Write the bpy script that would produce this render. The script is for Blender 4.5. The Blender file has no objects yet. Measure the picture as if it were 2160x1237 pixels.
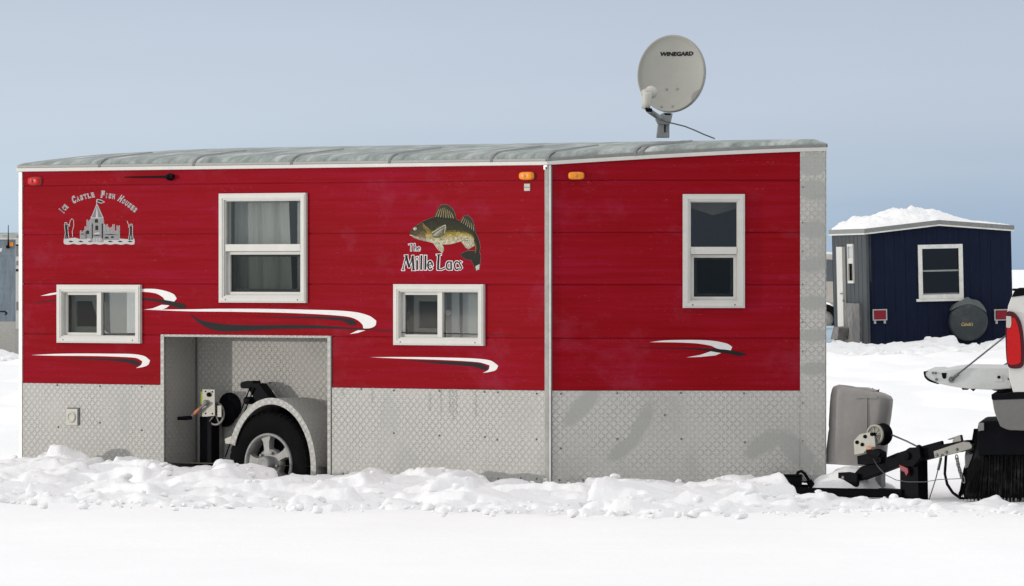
import bpy, bmesh, math, random
import numpy as np
from mathutils import Vector, Matrix, noise
R = math.radians
random.seed(7); rng = np.random.default_rng(11)
SC = bpy.context.scene
COL = SC.collection

# ------------------------------------------------------------------ camera
F = 13500.0            # focal length in photo pixels (photo 2160 x 1237): a long telephoto
HROW = 568.0           # horizon row
H = 1.55               # eye height over the ice
cam = bpy.data.cameras.new("camera"); camo = bpy.data.objects.new("camera", cam); COL.objects.link(camo)
cam.sensor_width = 36.0; cam.lens = 36.0 * F / 2160.0
cam.clip_start = 0.5; cam.clip_end = 30000
PITCH = math.atan((618.5 - HROW) / F)
# lettering is turned into meshes first, while the scene is still empty (fast)
GLY = {}
def text_mesh(body, offset=0., shear=0., spacing=1.):
    key = (body, offset, shear)
    if key in GLY: return GLY[key]
    cu = bpy.data.curves.new('t', 'FONT'); cu.body = body; cu.size = 1; cu.offset = offset; cu.shear = shear; cu.resolution_u = 3
    o = bpy.data.objects.new('t', cu); COL.objects.link(o)
    dg = bpy.context.evaluated_depsgraph_get(); me = bpy.data.meshes.new_from_object(o.evaluated_get(dg))
    GLY[key] = ([tuple(v.co[:2]) for v in me.vertices], [tuple(p.vertices) for p in me.polygons])
    bpy.data.objects.remove(o); bpy.data.curves.remove(cu); bpy.data.meshes.remove(me)
    return GLY[key]
for ch in 'ICECASTLEFISHHOUSES': text_mesh(ch, .06); text_mesh(ch, -.02)
text_mesh('WINEGARD', .05, .15); text_mesh("Cabela's", .012, .4)
camo.location = (0, 0, H); camo.rotation_euler = (R(90) - PITCH, 0, 0)
SC.camera = camo
CAMM = Matrix.Translation((0, 0, H)) @ Matrix.Rotation(R(90) - PITCH, 4, 'X')

# ------------------------------------------------------------------ light
SUN_EL, SUN_AZ = R(4.0), (-math.sin(R(77)), -math.cos(R(77)))     # low winter sun from the left, a little in front
w = bpy.data.worlds.new("World"); SC.world = w; w.use_nodes = True
nt = w.node_tree; nt.nodes.clear()
def wn(t, **k):
    n = nt.nodes.new(t)
    for a, b in k.items(): setattr(n, a, b)
    return n
def wmath(op, a, b=None, c=None, clamp=False):
    n = wn('ShaderNodeMath', operation=op); n.use_clamp = clamp
    for i, v in enumerate((a, b, c)):
        if v is None: continue
        if isinstance(v, (int, float)): n.inputs[i].default_value = v
        else: nt.links.new(v, n.inputs[i])
    return n.outputs[0]
out = wn('ShaderNodeOutputWorld')
sky = wn('ShaderNodeTexSky'); sky.sky_type = 'NISHITA'; sky.sun_disc = False
sky.sun_elevation = SUN_EL; sky.sun_rotation = math.atan2(SUN_AZ[0], SUN_AZ[1])
bg1 = wn('ShaderNodeBackground'); bg1.inputs[1].default_value = 0.05
hs = wn('ShaderNodeHueSaturation'); hs.inputs['Saturation'].default_value = .35; nt.links.new(sky.outputs[0], hs.inputs['Color'])
veil = wn('ShaderNodeMixRGB', blend_type='DARKEN'); veil.inputs[0].default_value = 1; veil.inputs[2].default_value = (5, 5, 5, 1)   # the cloud veil swallows the glow round the low sun
nt.links.new(hs.outputs[0], veil.inputs[1]); nt.links.new(veil.outputs[0], bg1.inputs[0])
tc = wn('ShaderNodeTexCoord'); sep = wn('ShaderNodeSeparateXYZ'); nt.links.new(tc.outputs['Generated'], sep.inputs[0])
ex, ey, ez = sep.outputs
ramp = wn('ShaderNodeValToRGB')                      # thin high overcast: colour by height over the horizon
def setramp(r, stops):
    e = r.color_ramp.elements
    while len(e) > len(stops): e.remove(e[-1])
    while len(e) < len(stops): e.new(0.5)
    for el, (p, c) in zip(e, stops): el.position = p; el.color = (*c, 1)
el = wmath('POWER', wmath('MAXIMUM', ez, 0.0), 0.5)   # sqrt so the lowest degrees get room
nt.links.new(el, ramp.inputs[0])
setramp(ramp, [(0.0, (.27, .395, .55)), (.05, (.29, .415, .56)), (.10, (.325, .44, .585)), (.13, (.365, .47, .60)), (.155, (.41, .495, .62)), (.19, (.40, .48, .61)), (.22, (.365, .44, .565)), (.5, (.60, .62, .65)), (1.0, (1.28, 1.27, 1.275))])
rampL = wn('ShaderNodeValToRGB'); nt.links.new(el, rampL.inputs[0])          # paler haze towards the sun side
setramp(rampL, [(0.0, (.46, .60, .72)), (.08, (.50, .63, .74)), (.155, (.50, .595, .70)), (.19, (.455, .545, .665)), (.22, (.395, .475, .595)), (.5, (.62, .64, .67)), (1.0, (1.28, 1.27, 1.275))])
side = wmath('MULTIPLY_ADD', ex, -5.5, 0.42, clamp=True)
nz = wn('ShaderNodeTexNoise'); nz.inputs['Scale'].default_value = 14; nz.inputs['Detail'].default_value = 4
mp = wn('ShaderNodeMapping'); mp.inputs['Scale'].default_value = (1, 1, 6)
nt.links.new(tc.outputs['Generated'], mp.inputs[0]); nt.links.new(mp.outputs[0], nz.inputs[0])
side2 = wmath('ADD', side, wmath('MULTIPLY_ADD', nz.outputs[0], .7, -.35), clamp=True)
mx = wn('ShaderNodeMixRGB'); nt.links.new(side2, mx.inputs[0]); nt.links.new(ramp.outputs[0], mx.inputs[1]); nt.links.new(rampL.outputs[0], mx.inputs[2])
bg2 = wn('ShaderNodeBackground'); bg2.inputs[1].default_value = 1.0
nt.links.new(mx.outputs[0], bg2.inputs[0])
add = wn('ShaderNodeAddShader'); nt.links.new(bg1.outputs[0], add.inputs[0]); nt.links.new(bg2.outputs[0], add.inputs[1])
nt.links.new(add.outputs[0], out.inputs[0])
sl = bpy.data.lights.new("sun", 'SUN'); sl.energy = 1.4; sl.angle = R(1.5); sl.color = (1.0, .95, .87)
so = bpy.data.objects.new("sun", sl); COL.objects.link(so)
sd = Vector((SUN_AZ[0] * math.cos(SUN_EL), SUN_AZ[1] * math.cos(SUN_EL), math.sin(SUN_EL)))
so.rotation_euler = sd.to_track_quat('Z', 'Y').to_euler(); so.location = (-20, -5, 20)
SC.view_settings.view_transform = 'Standard'; SC.view_settings.look = 'None'
SC.view_settings.exposure = 0.0; SC.view_settings.gamma = 1.0; SC.view_settings.use_curve_mapping = False
SC.cycles.max_bounces = 8; SC.cycles.transparent_max_bounces = 16

# ------------------------------------------------------------------ materials
class NT:
    def __init__(s, name):
        s.m = bpy.data.materials.new(name); s.m.use_nodes = True; s.t = s.m.node_tree
        s.p = s.t.nodes['Principled BSDF']; s.o = s.t.nodes['Material Output']
    def n(s, t, **k):
        x = s.t.nodes.new(t)
        for a, b in k.items(): setattr(x, a, b)
        return x
    def l(s, a, b): s.t.links.new(a, b)
    def put(s, inp, v):
        if isinstance(v, (int, float)): inp.default_value = v
        elif isinstance(v, tuple): inp.default_value = (*v, 1) if len(v) == 3 and len(inp.default_value) == 4 else v
        else: s.l(v, inp)
    def math(s, op, a, b=None, c=None, clamp=False):
        x = s.n('ShaderNodeMath', operation=op); x.use_clamp = clamp
        for i, v in enumerate((a, b, c)):
            if v is not None: s.put(x.inputs[i], v)
        return x.outputs[0]
    def mix(s, f, a, b, blend='MIX'):
        x = s.n('ShaderNodeMixRGB', blend_type=blend)
        s.put(x.inputs[0], f); s.put(x.inputs[1], a); s.put(x.inputs[2], b); return x.outputs[0]
    def ramp(s, f, stops):
        x = s.n('ShaderNodeValToRGB'); setramp(x, stops); s.l(f, x.inputs[0]); return x.outputs[0]
    def noise(s, vec, scale, detail=4, rough=.55, out=0):
        x = s.n('ShaderNodeTexNoise'); x.inputs['Scale'].default_value = scale; x.inputs['Detail'].default_value = detail
        x.inputs['Roughness'].default_value = rough; s.l(vec, x.inputs[0]); return x.outputs[out]
    def mapping(s, vec, scale=(1, 1, 1), rot=(0, 0, 0)):
        x = s.n('ShaderNodeMapping'); x.inputs['Scale'].default_value = scale; x.inputs['Rotation'].default_value = rot
        s.l(vec, x.inputs[0]); return x.outputs[0]
    def uv(s): return s.n('ShaderNodeTexCoord').outputs['UV']
    def obj(s): return s.n('ShaderNodeTexCoord').outputs['Object']
    def bump(s, h, strength, dist):
        x = s.n('ShaderNodeBump'); x.inputs['Strength'].default_value = strength; x.inputs['Distance'].default_value = dist
        s.l(h, x.inputs['Height']); s.l(x.outputs[0], s.p.inputs['Normal'])
    def fin(s, color=None, rough=None, metal=None, spec=None):
        for k, v in (('Base Color', color), ('Roughness', rough), ('Metallic', metal), ('Specular IOR Level', spec)):
            if v is not None: s.put(s.p.inputs[k], v)
        return s.m

def worn(name, c, rough=.5, metal=0., var=.18, scale=6., bump=0.0, spec=.5, dirt=None, coat=0):
    s = NT(name); o = s.obj()
    a = s.noise(o, scale, 5); b = s.noise(o, scale * 9, 3)
    f = s.math('ADD', s.math('MULTIPLY', a, .7), s.math('MULTIPLY', b, .3))
    lo = tuple(x * (1 - var) for x in c); hi = tuple(min(1, x * (1 + var)) for x in c)
    col = s.ramp(f, [(.3, lo), (.7, hi)])
    if dirt: col = s.mix(s.math('MULTIPLY', s.ramp(s.noise(o, scale * .6, 6, .7), [(.5, (0, 0, 0)), (.68, (1, 1, 1))]), .6), col, dirt)
    r = s.math('MULTIPLY_ADD', a, .25, rough - .12)
    if bump: s.bump(b, .5, bump)
    if coat: s.p.inputs['Coat Weight'].default_value = coat
    return s.fin(col, r, metal, spec)

M = {}
def mk_siding():
    s = NT('red_lap_siding'); uv = s.uv()
    st = s.mapping(uv, (.35, 9, 1)); a = s.noise(st, 3, 6, .65)            # long horizontal weathering streaks
    big = s.noise(s.mapping(uv, (.7, 1.6, 1)), 1.3, 4)
    f = s.math('ADD', s.math('MULTIPLY', a, .6), s.math('MULTIPLY', big, .4))
    col = s.ramp(f, [(.34, (.20, .0034, .0055)), (.5, (.235, .0048, .0105)), (.66, (.262, .008, .026))])
    sc = s.noise(s.mapping(uv, (14, 60, 1)), 2, 3, .7)
    sel = s.noise(s.mapping(uv, (.8, 12, 1)), 2.2, 3)
    m = s.math('MULTIPLY', s.ramp(sc, [(.60, (0, 0, 0)), (.70, (1, 1, 1))]), s.ramp(sel, [(.52, (0, 0, 0)), (.66, (1, 1, 1))]))
    col = s.mix(s.math('MULTIPLY', m, .30), col, (.45, .20, .24))
    chalk = s.noise(s.mapping(uv, (1.5, 2.2, 1), (0, 0, .5)), 1.1, 5, .7)
    col = s.mix(s.math('MULTIPLY', s.ramp(chalk, [(.55, (0, 0, 0)), (.75, (1, 1, 1))]), .22), col, (.30, .07, .12))
    s.bump(s.noise(s.mapping(uv, (1, 14, 1)), 5, 3), .25, .002)
    return s.fin(col, s.math('MULTIPLY_ADD', big, .3, .45), 0, .03)
M['red'] = mk_siding()

def mk_plate(name, base=(.45, .44, .415), metal=.15, pitch=.029, rubs=()):
    s = NT(name); uv = s.uv(); sp = s.n('ShaderNodeSeparateXYZ'); s.l(uv, sp.inputs[0])
    # tread plate: lozenges alternating +45 / -45 degrees
    x = s.math('DIVIDE', sp.outputs[0], pitch); y = s.math('DIVIDE', sp.outputs[1], pitch)
    ix = s.math('FLOOR', x); iy = s.math('FLOOR', y)
    par = s.math('ABSOLUTE', s.math('MODULO', s.math('ADD', ix, iy), 2.0))
    fx = s.math('SUBTRACT', s.math('SUBTRACT', x, ix), .5); fy = s.math('SUBTRACT', s.math('SUBTRACT', y, iy), .5)
    a = s.math('ADD', fx, fy); b = s.math('SUBTRACT', fx, fy)
    sw = s.math('GREATER_THAN', par, .5); inv = s.math('SUBTRACT', 1.0, sw)
    la = s.math('ADD', s.math('MULTIPLY', a, sw), s.math('MULTIPLY', b, inv))
    lb = s.math('ADD', s.math('MULTIPLY', b, sw), s.math('MULTIPLY', a, inv))
    def loz_(dx, rl, rw):
        q = s.math('ADD', lb, dx)
        d = s.math('ADD', s.math('POWER', s.math('ABSOLUTE', s.math('DIVIDE', la, rl)), 2.0), s.math('POWER', s.math('ABSOLUTE', s.math('DIVIDE', q, rw)), 2.0))
        return s.math('MULTIPLY', s.math('SUBTRACT', 1.0, d, clamp=True), 1.6, clamp=True)
    loz = loz_(0.0, .88, .22); side_ = loz_(.24, .84, .15)
    msk = s.ramp(s.noise(uv, 3.2, 5, .65), [(.36, (.25, .25, .25)), (.62, (1, 1, 1))])
    loz = s.math('MULTIPLY', loz, msk); side_ = s.math('MULTIPLY', side_, msk)
    n1 = s.noise(uv, 1.6, 5, .62); n2 = s.noise(uv, 26, 4, .7)
    col = s.ramp(s.math('ADD', s.math('MULTIPLY', n1, .8), s.math('MULTIPLY', n2, .2)),
                 [(.34, tuple(c * .74 for c in base)), (.47, tuple(c * .92 for c in base)), (.62, base)])
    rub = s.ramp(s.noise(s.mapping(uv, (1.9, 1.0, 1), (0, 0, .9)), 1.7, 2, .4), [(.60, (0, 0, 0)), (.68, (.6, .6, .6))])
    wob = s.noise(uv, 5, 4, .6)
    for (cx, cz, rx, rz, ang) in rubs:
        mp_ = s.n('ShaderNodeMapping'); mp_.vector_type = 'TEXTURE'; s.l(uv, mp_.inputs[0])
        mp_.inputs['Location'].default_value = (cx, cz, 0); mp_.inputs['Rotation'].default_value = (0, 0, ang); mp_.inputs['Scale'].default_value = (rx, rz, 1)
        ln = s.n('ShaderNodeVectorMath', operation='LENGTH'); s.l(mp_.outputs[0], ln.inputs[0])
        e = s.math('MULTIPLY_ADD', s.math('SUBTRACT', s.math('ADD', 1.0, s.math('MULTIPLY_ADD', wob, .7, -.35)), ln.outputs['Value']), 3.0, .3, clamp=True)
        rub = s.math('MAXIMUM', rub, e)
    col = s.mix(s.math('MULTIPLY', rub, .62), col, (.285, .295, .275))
    amt = s.math('MULTIPLY', loz, s.math('SUBTRACT', 1.0, s.math('MULTIPLY', rub, .8)))
    dk = s.math('MULTIPLY', side_, s.math('SUBTRACT', 1.0, s.math('MULTIPLY', rub, .75)))
    col = s.mix(s.math('MULTIPLY', dk, s.math('MULTIPLY_ADD', n1, .7, .25)), col, (.11, .105, .095))
    col = s.mix(s.math('MULTIPLY', amt, .5), col, (.54, .53, .50))
    s.bump(amt, .9, .008)
    return s.fin(col, s.math('MULTIPLY_ADD', n1, .25, .45), metal, .25)
M['plate'] = mk_plate('aluminium_tread_plate')
M['plate_dirty'] = mk_plate('weathered_tread_plate', (.40, .385, .355), .1)

def mk_roof():
    s = NT('weathered_roof_metal'); uv = s.obj()
    n1 = s.noise(s.mapping(uv, (2.2, 1, 1)), 3, 7, .7); n2 = s.noise(uv, 14, 5, .7)
    col = s.ramp(n1, [(.36, (.13, .155, .145)), (.48, (.22, .255, .24)), (.58, (.34, .375, .355)), (.68, (.52, .53, .51))])
    spots = s.ramp(n2, [(.60, (0, 0, 0)), (.70, (1, 1, 1))])
    col = s.mix(s.math('MULTIPLY', spots, .45), col, (.17, .16, .15))
    ld = s.ramp(s.noise(s.mapping(uv, (30, 4, 4)), 1, 3), [(.56, (0, 0, 0)), (.66, (1, 1, 1))])
    col = s.mix(s.math('MULTIPLY', ld, .28), col, (.22, .22, .21))
    s.bump(n1, .35, .008)
    return s.fin(col, .5, .3, .35)
M['roof'] = mk_roof()
M['galv'] = worn('galvanised_edge', (.42, .43, .41), .45, .5, .25, 20)
M['white'] = worn('off_white_vinyl', (.52, .51, .475), .5, 0, .05, 8, dirt=(.60, .58, .52))
M['trimgrey'] = worn('grey_white_trim', (.66, .65, .61), .45, .2, .10, 12, dirt=(.45, .43, .40))
M['trim_and_shade'] = worn('gasket_and_shade', (.10, .105, .10), .6, 0)
M['black'] = worn('black_steel', (.0035, .0038, .0055), .6, 0, .4, 10, spec=.07)
M['rubber'] = worn('tyre_rubber', (.0055, .0055, .006), .85, 0, .4, 12, bump=.003, spec=.06)
M['rubberdirty'] = worn('frosted_rubber', (.005, .005, .005), .8, 0, .4, 16, spec=.1, dirt=(.045, .045, .045))
M['alloy'] = worn('frosted_alloy', (.23, .225, .215), .5, .2, .2, 18, dirt=(.38, .38, .37))
M['hubgrey'] = worn('hub_grey', (.20, .20, .195), .5, .3, .2, 20)
M['zinc'] = worn('zinc_plate', (.33, .32, .28), .5, .2, .15, 14, dirt=(.30, .28, .24))
M['greyzinc'] = worn('grey_zinc', (.22, .215, .195), .5, .2, .2, 14, dirt=(.12, .12, .11))
M['darkzinc'] = worn('dark_zinc', (.20, .20, .19), .45, .5, .25, 14)
M['cablegrey'] = worn('cable_grey', (.10, .11, .11), .5, .3)
M['orangered'] = worn('orange_paint', (.55, .20, .10), .5, 0, .2, 40)
M['yellow'] = worn('yellow_label', (.55, .60, .03), .5, 0, .1, 40)
def lens(name, c):
    s = NT(name); o = s.obj(); wv = s.noise(o, 60, 2)
    s.p.inputs['Subsurface Weight'].default_value = .0
    s.p.inputs['Coat Weight'].default_value = .15
    return s.fin(s.ramp(wv, [(.3, tuple(x * .85 for x in c)), (.7, c)]), .3, 0, .2)
M['amber'] = lens('amber_lens', (.85, .27, .01)); M['redlens'] = lens('red_lens', (.55, .008, .005)); M['taillens'] = lens('tail_lens', (.52, .004, .004)); M['darkred'] = lens('dark_red_lens', (.20, .006, .014)); M['smoked'] = lens('smoked_lens', (.075, .006, .012))
M['redlens2'] = lens('crimson_lens', (.23, .006, .018))
def mk_glass(name, tint=(.84, .85, .84), gl=.10):
    s = NT(name); s.t.nodes.remove(s.p)
    tr = s.n('ShaderNodeBsdfTransparent'); tr.inputs[0].default_value = (*tint, 1)
    g = s.n('ShaderNodeBsdfGlossy'); g.inputs['Roughness'].default_value = .03; g.inputs[0].default_value = (.42, .42, .41, 1)
    fr = s.n('ShaderNodeFresnel'); fr.inputs[0].default_value = 1.5
    mx = s.n('ShaderNodeMixShader'); geo = s.n('ShaderNodeNewGeometry'); s.l(s.math('MULTIPLY', s.math('ADD', fr.outputs[0], gl, clamp=True), s.math('SUBTRACT', 1.0, geo.outputs['Backfacing'])), mx.inputs[0])
    s.l(tr.outputs[0], mx.inputs[1]); s.l(g.outputs[0], mx.inputs[2]); s.l(mx.outputs[0], s.o.inputs[0]); return s.m
M['glass'] = mk_glass('window_glass'); M['glass_dim'] = mk_glass('tinted_window_glass', (.60, .61, .59), .02)
M['glass_dark'] = mk_glass('dark_window_glass', (.22, .23, .24), .06)
def mk_screen():
    s = NT('insect_screen'); tr = s.n('ShaderNodeBsdfTransparent'); mx = s.n('ShaderNodeMixShader'); mx.inputs[0].default_value = .5
    s.fin((.05, .052, .052), .8); s.l(tr.outputs[0], mx.inputs[1]); s.l(s.p.outputs[0], mx.inputs[2]); s.l(mx.outputs[0], s.o.inputs[0]); return s.m
M['screen'] = mk_screen()
def mk_curtain():
    s = NT('grey_curtain'); o = s.obj(); s.bump(s.noise(s.mapping(o, (8, 8, .6)), 2, 4), .6, .03)
    return s.fin(s.ramp(s.noise(s.mapping(o, (6, 6, 1)), 1.5, 4), [(.3, (.42, .43, .41)), (.7, (.54, .55, .52))]), .9)
M['curtain'] = mk_curtain()
M['interior'] = worn('interior_panel', (.16, .14, .12), .7, 0, .2, 3)
M['grey_panel'] = worn('plain_grey_panel', (.42, .44, .44), .7, 0, .06, 4)
M['dish'] = worn('dish_grey', (.305, .30, .268), .55, 0, .07, 9)
M['lnb'] = worn('pale_plastic', (.47, .45, .40), .5, 0, .06, 9)
M['maststeel'] = worn('mast_steel', (.26, .265, .26), .5, .4, .2, 12)
M['ink'] = worn('black_vinyl', (.014, .013, .015), .6, 0, .3, 30, spec=.12)
M['vinylwhite'] = worn('white_vinyl_decal', (.62, .61, .60), .45, 0, .05, 30, dirt=(.58, .55, .55))
M['palegrey'] = worn('pale_grey_decal', (.36, .355, .355), .5, 0, .12, 60)
M['vinylgrey'] = worn('grey_vinyl_decal', (.14, .14, .145), .5, 0, .35, 40)
M['vinyldark'] = worn('dark_grey_vinyl', (.085, .08, .085), .5, 0, .4, 50)
M['cover'] = worn('grey_plastic_cover', (.27, .255, .24), .62, 0, .12, 5, dirt=(.30, .28, .27), bump=.002)
M['navy'] = None
def mk_navy(name, c):
    s = NT(name); o = s.obj(); a = s.noise(s.mapping(o, (5, 5, .8)), 2.5, 6, .7)
    s.bump(s.noise(s.mapping(o, (30, 30, 2)), 2, 3), .4, .004)
    return s.fin(s.ramp(a, [(.3, tuple(x * .7 for x in c)), (.7, tuple(x * 1.25 for x in c))]), .85, 0, .15)
M['navy'] = mk_navy('navy_panel_siding', (.006, .0098, .027)); M['slate'] = mk_navy('grey_panel_siding', (.064, .071, .076))
M['slategrey'] = mk_navy('blue_grey_siding', (.17, .205, .235))
M['coverdark'] = worn('dark_tyre_cover', (.022, .030, .032), .55, 0, .4, 6, dirt=(.085, .095, .095))
M['gold'] = worn('gold_lettering', (.55, .40, .14), .5)
M['truckwhite'] = worn('dirty_white_paint', (.60, .585, .55), .35, 0, .05, 2.5, dirt=(.36, .34, .31), coat=.5)
M['gateedge'] = worn('dusty_white_paint', (.50, .51, .49), .45, 0, .08, 5, dirt=(.36, .36, .34))
M['chrome'] = worn('dull_chrome', (.17, .165, .155), .35, .5, .12, 3)
M['beige'] = worn('beige_car_paint', (.42, .39, .35), .4, 0, .06, 2, dirt=(.30, .27, .24), coat=.4)
M['carglass'] = worn('car_glass', (.09, .10, .11), .15, 0, .1, 2)
M['tub'] = worn('pale_blue_plastic', (.42, .53, .62), .5, 0, .2, 2)
M['mud'] = worn('grubby_flap', (.13, .125, .12), .8, 0, .5, 7, dirt=(.26, .25, .24))
def mk_snow(name, c=(.87, .885, .90), s1=.9, bump=.05, fine=.6):
    s = NT(name); o = s.obj()
    a = s.noise(s.mapping(o, (1, .5, 1)), s1, 6, .6); b = s.noise(o, 14, 6, .7)
    col = s.ramp(a, [(.3, tuple(x * .97 for x in c)), (.7, c)])
    s.bump(s.math('ADD', s.math('MULTIPLY', a, .5), s.math('MULTIPLY', b, .25)), fine, bump)
    s.p.inputs['Subsurface Weight'].default_value = 0
    return s.fin(col, .6, 0, .25)
M['snow'] = mk_snow('wind_packed_snow', (.925, .922, .918), bump=.05); M['snowchunk'] = mk_snow('ploughed_snow', (.83, .828, .828), 4, .05, .8)

# ------------------------------------------------------------------ mesh builder
class MB:
    def __init__(s): s.v = []; s.f = []; s.m = []; s.c = []; s.sm = []
    def face(s, pts, m=0, c=None, smooth=False):
        b = len(s.v); s.v += [tuple(p) for p in pts]; s.f.append(tuple(range(b, b + len(pts)))); s.m.append(m); s.c.append(c); s.sm.append(smooth)
    def grid(s, P, m=0, closeu=False, closev=False, smooth=True, flip=False):
        nu, nv = len(P), len(P[0]); b = len(s.v)
        for r in P: s.v += [tuple(p) for p in r]
        for i in range(nu if closeu else nu - 1):
            for j in range(nv if closev else nv - 1):
                q = [b + i * nv + j, b + ((i + 1) % nu) * nv + j, b + ((i + 1) % nu) * nv + (j + 1) % nv, b + i * nv + (j + 1) % nv]
                if flip: q.reverse()
                s.f.append(tuple(q)); s.m.append(m); s.c.append(None); s.sm.append(smooth)
    def hexa(s, P, m=0):        # 8 points: bottom 4 then top 4, same order
        for q in ((3, 2, 1, 0), (4, 5, 6, 7), (0, 1, 5, 4), (1, 2, 6, 5), (2, 3, 7, 6), (3, 0, 4, 7)): s.face([P[i] for i in q], m)
    def box(s, fr, u0, u1, z0, z1, w0, w1, m=0):
        s.hexa([fr.p(u0, z0, w1), fr.p(u1, z0, w1), fr.p(u1, z0, w0), fr.p(u0, z0, w0), fr.p(u0, z1, w1), fr.p(u1, z1, w1), fr.p(u1, z1, w0), fr.p(u0, z1, w0)], m)
    def prism(s, fr, pts, w0, w1, m=0, ms=None, c=None):
        n = len(pts); A = [fr.p(u, z, w1) for u, z in pts]; B = [fr.p(u, z, w0) for u, z in pts]
        s.face(A, m, c); s.face(B[::-1], m, c)
        for i in range(n): j = (i + 1) % n; s.face([A[j], A[i], B[i], B[j]], m if ms is None else ms, c)
    def tube(s, pts, r, m=0, seg=8, cap=True):
        pts = [Vector(p) for p in pts]; rs = r if isinstance(r, (list, tuple)) else [r] * len(pts); rows = []; up = Vector((.13, .31, .94)).normalized()
        for i, p in enumerate(pts):
            d = (pts[min(i + 1, len(pts) - 1)] - pts[max(i - 1, 0)]).normalized()
            x = up.cross(d)
            if x.length < .05: x = Vector((1, 0, 0)).cross(d)
            x.normalize(); y = d.cross(x)
            rows.append([p + (x * math.cos(2 * math.pi * k / seg) + y * math.sin(2 * math.pi * k / seg)) * rs[i] for k in range(seg)])
        s.grid(rows, m, closev=True)
        if cap: s.face(rows[0][::-1], m); s.face(rows[-1], m)
    def lathe(s, c, axis, prof, m=0, seg=40, up=Vector((0, 0, 1)), smooth=True):   # prof: (r, h) along the axis
        c = Vector(c); a = Vector(axis).normalized(); x = up.cross(a)
        if x.length < .1: x = Vector((1, 0, 0)).cross(a)
        x.normalize(); y = a.cross(x)
        rows = [[c + a * h + (x * math.cos(2 * math.pi * k / seg) + y * math.sin(2 * math.pi * k / seg)) * max(r, 1e-4) for k in range(seg)] for r, h in prof]
        s.grid(rows, m, closev=True, smooth=smooth)
        return x, y
    def build(s, name, mats, parent=None, label=None, bevel=0, tri=False):
        me = bpy.data.meshes.new(name); me.from_pydata(s.v, [], s.f)
        bm = bmesh.new(); bm.from_mesh(me)
        bm.faces.ensure_lookup_table()
        for f, m, sm in zip(bm.faces, s.m, s.sm): f.material_index = m; f.smooth = sm
        uvl = bm.loops.layers.uv.new('UVMap'); cl = None
        if any(c is not None for c in s.c): cl = bm.loops.layers.float_color.new('Col')
        bm.normal_update()
        for i, f in enumerate(bm.faces):
            n = f.normal
            if abs(n.z) > .75: t = Vector((1, 0, 0)); q = Vector((0, 1, 0))
            else:
                t = Vector((-n.y, n.x, 0)); t.normalize(); q = Vector((0, 0, 1))
            for lo in f.loops:
                lo[uvl].uv = (lo.vert.co.dot(t), lo.vert.co.dot(q))
                if cl: lo[cl] = (*(s.c[i] or (1, 1, 1)), 1)
        big = [f for f in bm.faces if len(f.verts) > 4]
        if big: bmesh.ops.triangulate(bm, faces=big)
        bmesh.ops.remove_doubles(bm, verts=bm.verts, dist=1e-5)
        bm.to_mesh(me); bm.free()
        for mt in (mats if isinstance(mats, (list, tuple)) else [mats]): me.materials.append(M[mt] if isinstance(mt, str) else mt)
        o = bpy.data.objects.new(name, me); COL.objects.link(o)
        if parent is not None: o.parent = parent
        if label: o['label'] = label
        if bevel:
            b = o.modifiers.new('bevel', 'BEVEL'); b.width = bevel; b.segments = 2; b.limit_method = 'ANGLE'; b.angle_limit = R(40)
        return o

def root(name, label, cat, M4, group=None):
    o = bpy.data.objects.new(name, None); COL.objects.link(o); o.matrix_world = M4; o.empty_display_size = .3
    o['label'] = label; o['category'] = cat
    if group: o['group'] = group
    return o
def tag(o, label=None, cat=None, group=None, kind=None):
    for k, v in (('label', label), ('category', cat), ('group', group), ('kind', kind)):
        if v: o[k] = v
    return o

def ray(px, py):
    d = Vector(((px - 1080) / F, (618.5 - py) / F, -1)); return (CAMM.to_3x3() @ d).normalized()
class Frame:     # a vertical plane in a thing's own coordinates: u along it, z up, w outward
    def __init__(s, Mw, O, U, W): s.M = Mw; s.I = Mw.inverted(); s.O = Vector((*O, 0)); s.U = Vector((*U, 0)); s.W = Vector((*W, 0))
    def p(s, u, z, w=0.): return s.O + s.U * u + s.W * w + Vector((0, 0, z))
    def pick(s, px, py, w=0.):
        o = s.I @ Vector((0, 0, H)); d = s.I.to_3x3() @ ray(px, py)
        t = ((s.O + s.W * w) - o).dot(s.W) / d.dot(s.W); q = o + d * t
        return ((q - s.O).dot(s.U), q.z)
    def P(s, px, py, w=0.): u, z = s.pick(px, py, w); return s.p(u, z, w)
    def poly(s, pts, w=0.): return [s.pick(a, b, w) for a, b in pts]

def spline(pts, n=5, sharp=55):
    P = [Vector(p) for p in pts]; N = len(P); out = []
    def corner(i):
        a = (P[i] - P[i - 1]); b = (P[(i + 1) % N] - P[i]); return a.angle(b, 0) > R(sharp)
    T = [Vector((0, 0)) if corner(i) else (P[(i + 1) % N] - P[i - 1]) * .5 for i in range(N)]
    for i in range(N):
        j = (i + 1) % N; L = (P[j] - P[i]).length
        t0 = T[i].normalized() * min(T[i].length, L) if T[i].length else (P[j] - P[i]) * .5
        t1 = T[j].normalized() * min(T[j].length, L) if T[j].length else (P[j] - P[i]) * .5
        for k in range(n):
            s = k / n; out.append((2*s**3 - 3*s*s + 1) * P[i] + (s**3 - 2*s*s + s) * t0 + (-2*s**3 + 3*s*s) * P[j] + (s**3 - s*s) * t1)
    return [tuple(p) for p in out]

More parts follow.
